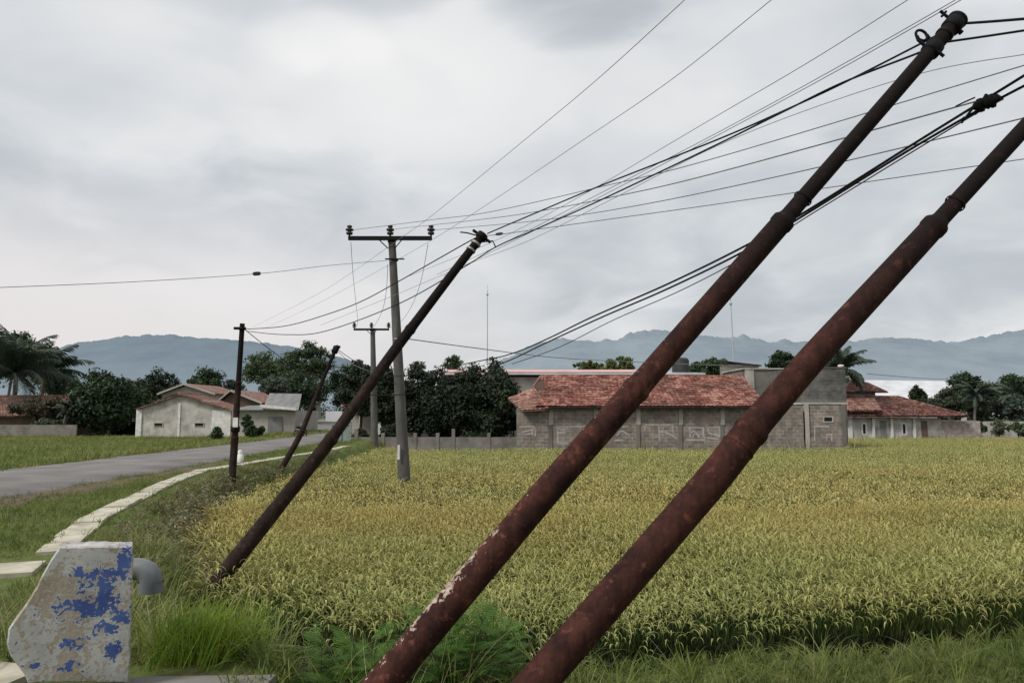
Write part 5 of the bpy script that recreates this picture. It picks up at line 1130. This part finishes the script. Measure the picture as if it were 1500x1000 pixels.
# ------------------------------------------------------------------ trees
def leaves(n, centers, rads, size, r, flat=.0):
    idx = r.integers(0, len(centers), n); d = r.normal(size=(n, 3)); d /= np.linalg.norm(d, axis=1)[:, None]; rad = r.uniform(.35, 1.08, n)**.6
    p = centers[idx] + d*rads[idx]*rad[:, None]
    nrm = d*.7 + r.normal(size=(n, 3))*.6 + np.array([0, 0, .35+flat]); nrm /= np.linalg.norm(nrm, axis=1)[:, None]
    t = np.cross(nrm, r.normal(size=(n, 3))); t /= np.linalg.norm(t, axis=1)[:, None]; b = np.cross(nrm, t)
    s = size*r.uniform(.55, 1.25, n)[:, None]
    V = np.stack([p - t*s, p - b*s*.42, p + t*s, p + b*s*.42], 1).reshape(-1, 3); Fq = np.arange(4*n).reshape(n, 4)
    return V, Fq
TREES = 0
def tree(label, px, ytop, ybot, hw, Y, m, gz=-.8, seed=0, nl=3600, name='tree', density=1.0, flat=0, irr=.35, cat='tree', size=.2, spiky=False, group=None):
    r = np.random.default_rng(seed*31+int(px)+5); top = P(px, ytop, Y); bot = P(px, ybot, Y); hwm = hw/F*Y; cz = (top.z+bot.z)/2; hz = (top.z-bot.z)/2; hy = hwm*.8
    root = empty(name, (top.x, Y, gz), label, cat, group)
    nc = int(24 + hw*.8 + (14 if hz > hwm else 0)); C = []
    while len(C) < nc:
        q = r.uniform(-1, 1, 3)
        if np.linalg.norm(q) > 1: continue
        if np.linalg.norm(q) < .35 and r.random() < .6: continue
        if spiky: q[:2] *= (.45+.55*(1-max(0, q[2])))
        C.append(q)
    C = np.array(C); mr = min(hwm, hz, hy); sh_ = .80
    cen = np.stack([top.x + C[:, 0]*hwm*sh_, Y + C[:, 1]*hy*sh_, cz + C[:, 2]*hz*sh_], 1)
    rb = mr*r.uniform(.18, .18+irr, nc)
    # anchor the silhouette
    cen[0] = (top.x + r.uniform(-.2, .2)*hwm, Y, top.z - mr*.25); rb[0] = mr*.34
    rads = np.stack([rb*1.15, rb*1.1, rb*.85 if not spiky else rb*1.2], 1)
    V, Fq = leaves(int(nl*density), cen, rads, size, r, flat)
    # a dim inner mass of leaves keeps the crown from looking hollow
    V2, F2 = leaves(int(nl*.35*density), cen, rads*.55, size*1.5, r, flat)
    fast_mesh('crown', np.concatenate([V, V2]), np.concatenate([Fq, F2+len(V)]), m, parent=root)
    mb = MB(); tr = max(.08, hwm*.07); b0 = Vector((top.x, Y, gz-.3)); fork = Vector((top.x + r.uniform(-.1, .1)*hwm, Y, max(gz+.5, bot.z + hz*.25)))
    mb.tube([b0, b0.lerp(fork, .5)+Vector((r.uniform(-.1, .1), 0, 0)), fork], [tr*1.3, tr, tr*.8], 8)
    for k in range(min(7, nc)): e = Vector(cen[k]); mb.tube([fork, fork.lerp(e, .5)+Vector((0, 0, .2)), e], [tr*.55, tr*.35, tr*.12], 6)
    mb.build('trunk', M['bark'], root); return root
def palm(label, px, py, Y, rad_px, m='palm', gz=-.8, seed=1, nf=22, lean=.3, name='palm_tree'):
    r = random.Random(seed); c = P(px, py, Y); R_ = rad_px/F*Y; root = empty(name, (c.x-lean, Y, gz), label, 'palm tree')
    mb = MB(); b0 = Vector((c.x-lean, Y, gz-.2)); mb.tube([b0.lerp(c, t) + Vector((-lean*.5*math.sin(math.pi*t), 0, 0)) for t in (0, .2, .4, .6, .8, 1)], [.2, .16, .14, .13, .12, .13], 10); mb.build('trunk', M['palmbark'], root)
    mb = MB()
    for k in range(nf):
        az = 2*math.pi*k/nf + r.uniform(-.2, .2); el = r.uniform(-.25, 1.35) if k % 3 else r.uniform(.6, 1.45); Ln = R_*r.uniform(.9, 1.15); d = Vector((math.cos(az)*math.cos(el), math.sin(az)*math.cos(el), math.sin(el)))
        p = c.copy(); n = 16; pts = [p.copy()]; drop = r.uniform(.9, 1.6)
        side = Vector((-math.sin(az), math.cos(az), 0))
        for j in range(n):
            e_ = el - drop*((j+1)/n)**1.4; dd = Vector((math.cos(az)*math.cos(e_), math.sin(az)*math.cos(e_), math.sin(e_))); p = p + dd*(Ln/n); pts.append(p.copy())
        mb.tube(pts, [.035*(1-j/(n+1))+.006 for j in range(n+1)], 4, 0, False)
        for j in range(1, n+1):
            for h in (0, .5):
                q = pts[j-1].lerp(pts[j], h); t = (j-1+h)/n; dd = (pts[j]-pts[j-1]).normalized(); ll = R_*.26*math.sin(math.pi*min(.97, .12+t*.85))**.7
                for sg in (-1, 1):
                    tip = q + side*sg*ll*r.uniform(.55, .8) + dd*ll*.5 + Vector((0, 0, -ll*r.uniform(.35, .75))); e = dd*(.055)
                    mb.add([q-e, q+e, q.lerp(tip, .55)+e*1.1+Vector((0, 0, ll*.08)), tip], [(0, 1, 2, 3)], 0)
    mb.build('crown', M[m], root)
    mb = MB()
    for k in range(5): a_ = k*1.3; q = c + Vector((math.cos(a_)*.22, math.sin(a_)*.22, -.25)); mb.tube([q+Vector((0, 0, .12)), q+Vector((0, 0, .06)), q, q-Vector((0, 0, .08)), q-Vector((0, 0, .13))], [.02, .09, .12, .09, .02], 8)
    mb.build('fruit', M['leaf_yel'], root)
    return root
# left
tree('tall airy tree rising behind the palms at the left edge', 30, 484, 545, 48, 84, M['leaf_dark'], seed=1, nl=2600, irr=.18, size=.22)
tree('bluish bushy tree left of the palms at the edge', -30, 500, 590, 40, 80, M['leaf_blue'], seed=2)
palm('large coconut palm with spreading fronds at the left edge', 18, 548, 70, 84, seed=4, nf=36)
palm('second coconut palm just right of the large one at the left edge', 66, 545, 76, 66, seed=9, nf=32)
tree('mid green tree beneath the two coconut palms', 85, 535, 585, 34, 82, M['leaf_mid'], seed=3, nl=2600)
tree('big round dark tree between the left house and the whitewashed house', 152, 540, 642, 56, 65, M['leaf_dark'], gz=-.45, seed=4, nl=9000, size=.2)
tree('dark tree reaching down to the shed roof', 196, 566, 626, 34, 69, M['leaf_dark'], gz=-.45, seed=5, nl=4500)
tree('dark tree rising behind the big round one', 232, 538, 592, 36, 88, M['leaf_conifer'], seed=6, nl=3600)
tree('mid green tree behind the pale gabled house', 304, 538, 582, 29, 95, M['leaf_mid'], seed=7, nl=2800)
tree('small tree between the gabled houses and the hill', 340, 556, 586, 22, 100, M['leaf_blue'], seed=8, nl=1800)
tree('rosy flowering shrub in front of the left tiled house', 58, 580, 614, 48, 64.2, M['leaf_rosy'], gz=-.45, seed=9, nl=4200, name='flowering_shrub', cat='shrub', size=.14)
tree('low grey green shrub against the left front wall', 70, 612, 632, 26, 62.6, M['leaf_pale'], gz=-.45, seed=10, nl=1600, name='shrub', cat='shrub', size=.13)
tree('broad spreading tree behind the roadside shop', 390, 512, 572, 42, 92, M['leaf_mid'], seed=11, nl=4200, irr=.22)
tree('tallest spreading tree with a ragged top above the road end', 455, 498, 560, 44, 95, M['leaf_dark'], seed=12, nl=4200, irr=.2)
tree('bushy tree below the ragged-topped tree', 438, 540, 604, 50, 88, M['leaf_mid'], seed=13, nl=5200)
tree('pale fronded tree beside the grey shop roof', 402, 548, 588, 28, 80, M['leaf_blue'], seed=14, nl=2600, irr=.2)
tree('dark tree over the white board', 508, 532, 604, 34, 98, M['leaf_dark'], seed=15, nl=4200)
tree('low dark shrub in front of the roadside shop', 372, 622, 640, 22, 52, M['leaf_dark'], gz=-.3, seed=16, nl=1300, name='shrub', cat='shrub', size=.12)
tree('small shrub at the corner of the whitewashed house', 318, 625, 646, 11, 54, M['leaf_mid'], gz=-.4, seed=17, nl=700, name='shrub', cat='shrub', size=.11)
tree('tiny climbing bush beside the tag of the upright pole', 362, 606, 632, 9, 55, M['leaf_mid'], gz=-.3, seed=18, nl=600, name='shrub', cat='shrub', size=.11)
palm('small palm on the right of the round dark tree', 100, 600, 63, 20, gz=-.45, seed=21, nf=12, m='palm')
# centre dark trees
for k, (px_, yt, yb, hw_, Y_t, lb2) in enumerate((
    (530, 527, 618, 27, 52, 'dark tree directly behind the small concrete pole'),
    (566, 536, 625, 26, 51, 'dark conifer between the two concrete poles'),
    (612, 529, 645, 33, 50, 'dark conifer just right of the taller concrete pole'),
    (652, 540, 650, 34, 49, 'dark conifer below the gap in the dark row'),
    (690, 532, 650, 37, 48, 'dark conifer with pointed tips left of the rounded one'),
    (727, 527, 652, 37, 47.5, 'large rounded dark tree touching the red roofed building'))):
    tree(lb2, px_, yt, yb, hw_*1.28, Y_t, M['leaf_conifer'], gz=-1.2, seed=30+k, nl=12000, name='conifer_tree', size=.13, spiky=(k % 2 == 1), irr=.3, group='dark trees in front of the small house')
tree('dark shrub under the rounded dark tree', 700, 632, 656, 34, 46.6, M['leaf_conifer'], gz=-1.2, seed=40, nl=2600, name='shrub', cat='shrub', size=.11)
tree('dark shrub between the small concrete pole and the garden wall', 528, 628, 656, 16, 46.3, M['leaf_conifer'], gz=-1.2, seed=41, nl=1500, name='shrub', cat='shrub', size=.11)
tree('dark shrub right behind the taller concrete pole', 576, 622, 652, 22, 46.8, M['leaf_conifer'], gz=-1.2, seed=42, nl=2000, name='shrub', cat='shrub', size=.11)
tree('distant round tree top above the pale hall left end', 664, 519, 548, 16, 110, M['leaf_mid'], seed=43, nl=1400)
tree('yellow green tree top behind the red roof middle', 905, 521, 550, 30, 82, M['leaf_yel'], seed=44, nl=2200, irr=.2)
tree('low yellow green tree left of the other behind the red roof', 862, 528, 548, 28, 84, M['leaf_yel'], seed=45, nl=1800, irr=.2)
tree('green tree top between hall and plaster house', 1047, 523, 556, 24, 80, M['leaf_mid'], seed=46, nl=2400)
tree('small green tree top right of the water tank', 1020, 530, 552, 13, 82, M['leaf_mid'], seed=47, nl=1200)
tree('dark tree top above the grey plaster storey', 1146, 513, 552, 25, 76, M['leaf_dark'], seed=48, nl=2600, irr=.22)
palm('palm with drooping fronds above the white lamp', 1232, 542, 66, 48, gz=-1, seed=33, nf=24)
tree('dark foliage under the palm beside the tall block house', 1248, 552, 580, 24, 72, M['leaf_dark'], gz=-1, seed=49, nl=1600)
tree('small dark tree in front of the white warehouse roof', 1344, 564, 600, 14, 84, M['leaf_dark'], gz=-1, seed=50, nl=1500)
tree('grey green tree touching the right end of the bungalow roof', 1388, 566, 620, 28, 78, M['leaf_pale'], gz=-1, seed=51, nl=3600)
tree('dark crowned tree above the grey green ones', 1414, 544, 590, 30, 92, M['leaf_dark'], gz=-1, seed=52, nl=3200)
tree('grey green tree in the middle of the right hand grove', 1440, 560, 622, 32, 80, M['leaf_pale'], gz=-1, seed=53, nl=4200)
palm('pale palm inside the right hand grove', 1430, 580, 77, 34, gz=-1, seed=54, nf=20, m='palm')
tree('dark tree crossing the right edge', 1484, 546, 600, 36, 90, M['leaf_dark'], gz=-1, seed=55, nl=3600)
palm('palm at the right edge of the grove', 1488, 582, 79, 36, gz=-1, seed=56, nf=20, m='palm')
tree('grey green tree at the right edge below the dark one', 1496, 572, 626, 32, 78, M['leaf_blue'], gz=-1, seed=57, nl=3600)
tree('tree standing just outside the right edge', 1560, 550, 625, 45, 80, M['leaf_blue'], gz=-1, seed=58, nl=3000)
for k, (px_, w2) in enumerate(((1398, 15), (1432, 16), (1462, 14), (1492, 18))):
    tree(('rounded shrub by the end of the bungalow wall', 'shrub in front of the pale boundary wall left part', 'shrub in front of the pale boundary wall middle part', 'shrub at the right edge by the boundary wall')[k], px_, 614+k % 2*3, 640, w2, 66, M['leaf_mid'] if k % 2 else M['leaf_pale'], gz=-1.2, seed=60+k, nl=1000, name='shrub', cat='shrub', size=.13)
# far woods
nW = 420; px_ = rng.uniform(-500, 2000, nW); Yw = rng.uniform(170, 330, nW); cx_ = (px_-750)/F*Yw; hz_ = rng.uniform(3, 7.5, nW)
cen = np.stack([cx_, Yw, hz_*.5-.5], 1); rads = np.stack([rng.uniform(3, 7, nW), rng.uniform(3, 6, nW), hz_*.6], 1)
V, Fq = leaves(42000, cen, rads, .55, np.random.default_rng(5), .3)
M['farwood'] = leaf_mat('far_wood', (.06, .085, .075), (.09, .12, .105), (.12, .15, .13), .05, 0)  # leaf greens greyed so the colour carries the distance haze
fw = fast_mesh('distant_woods', V, Fq, M['farwood']); meta(fw, 'hazy belt of distant woods at the foot of the hills', 'woods', None, 'stuff')
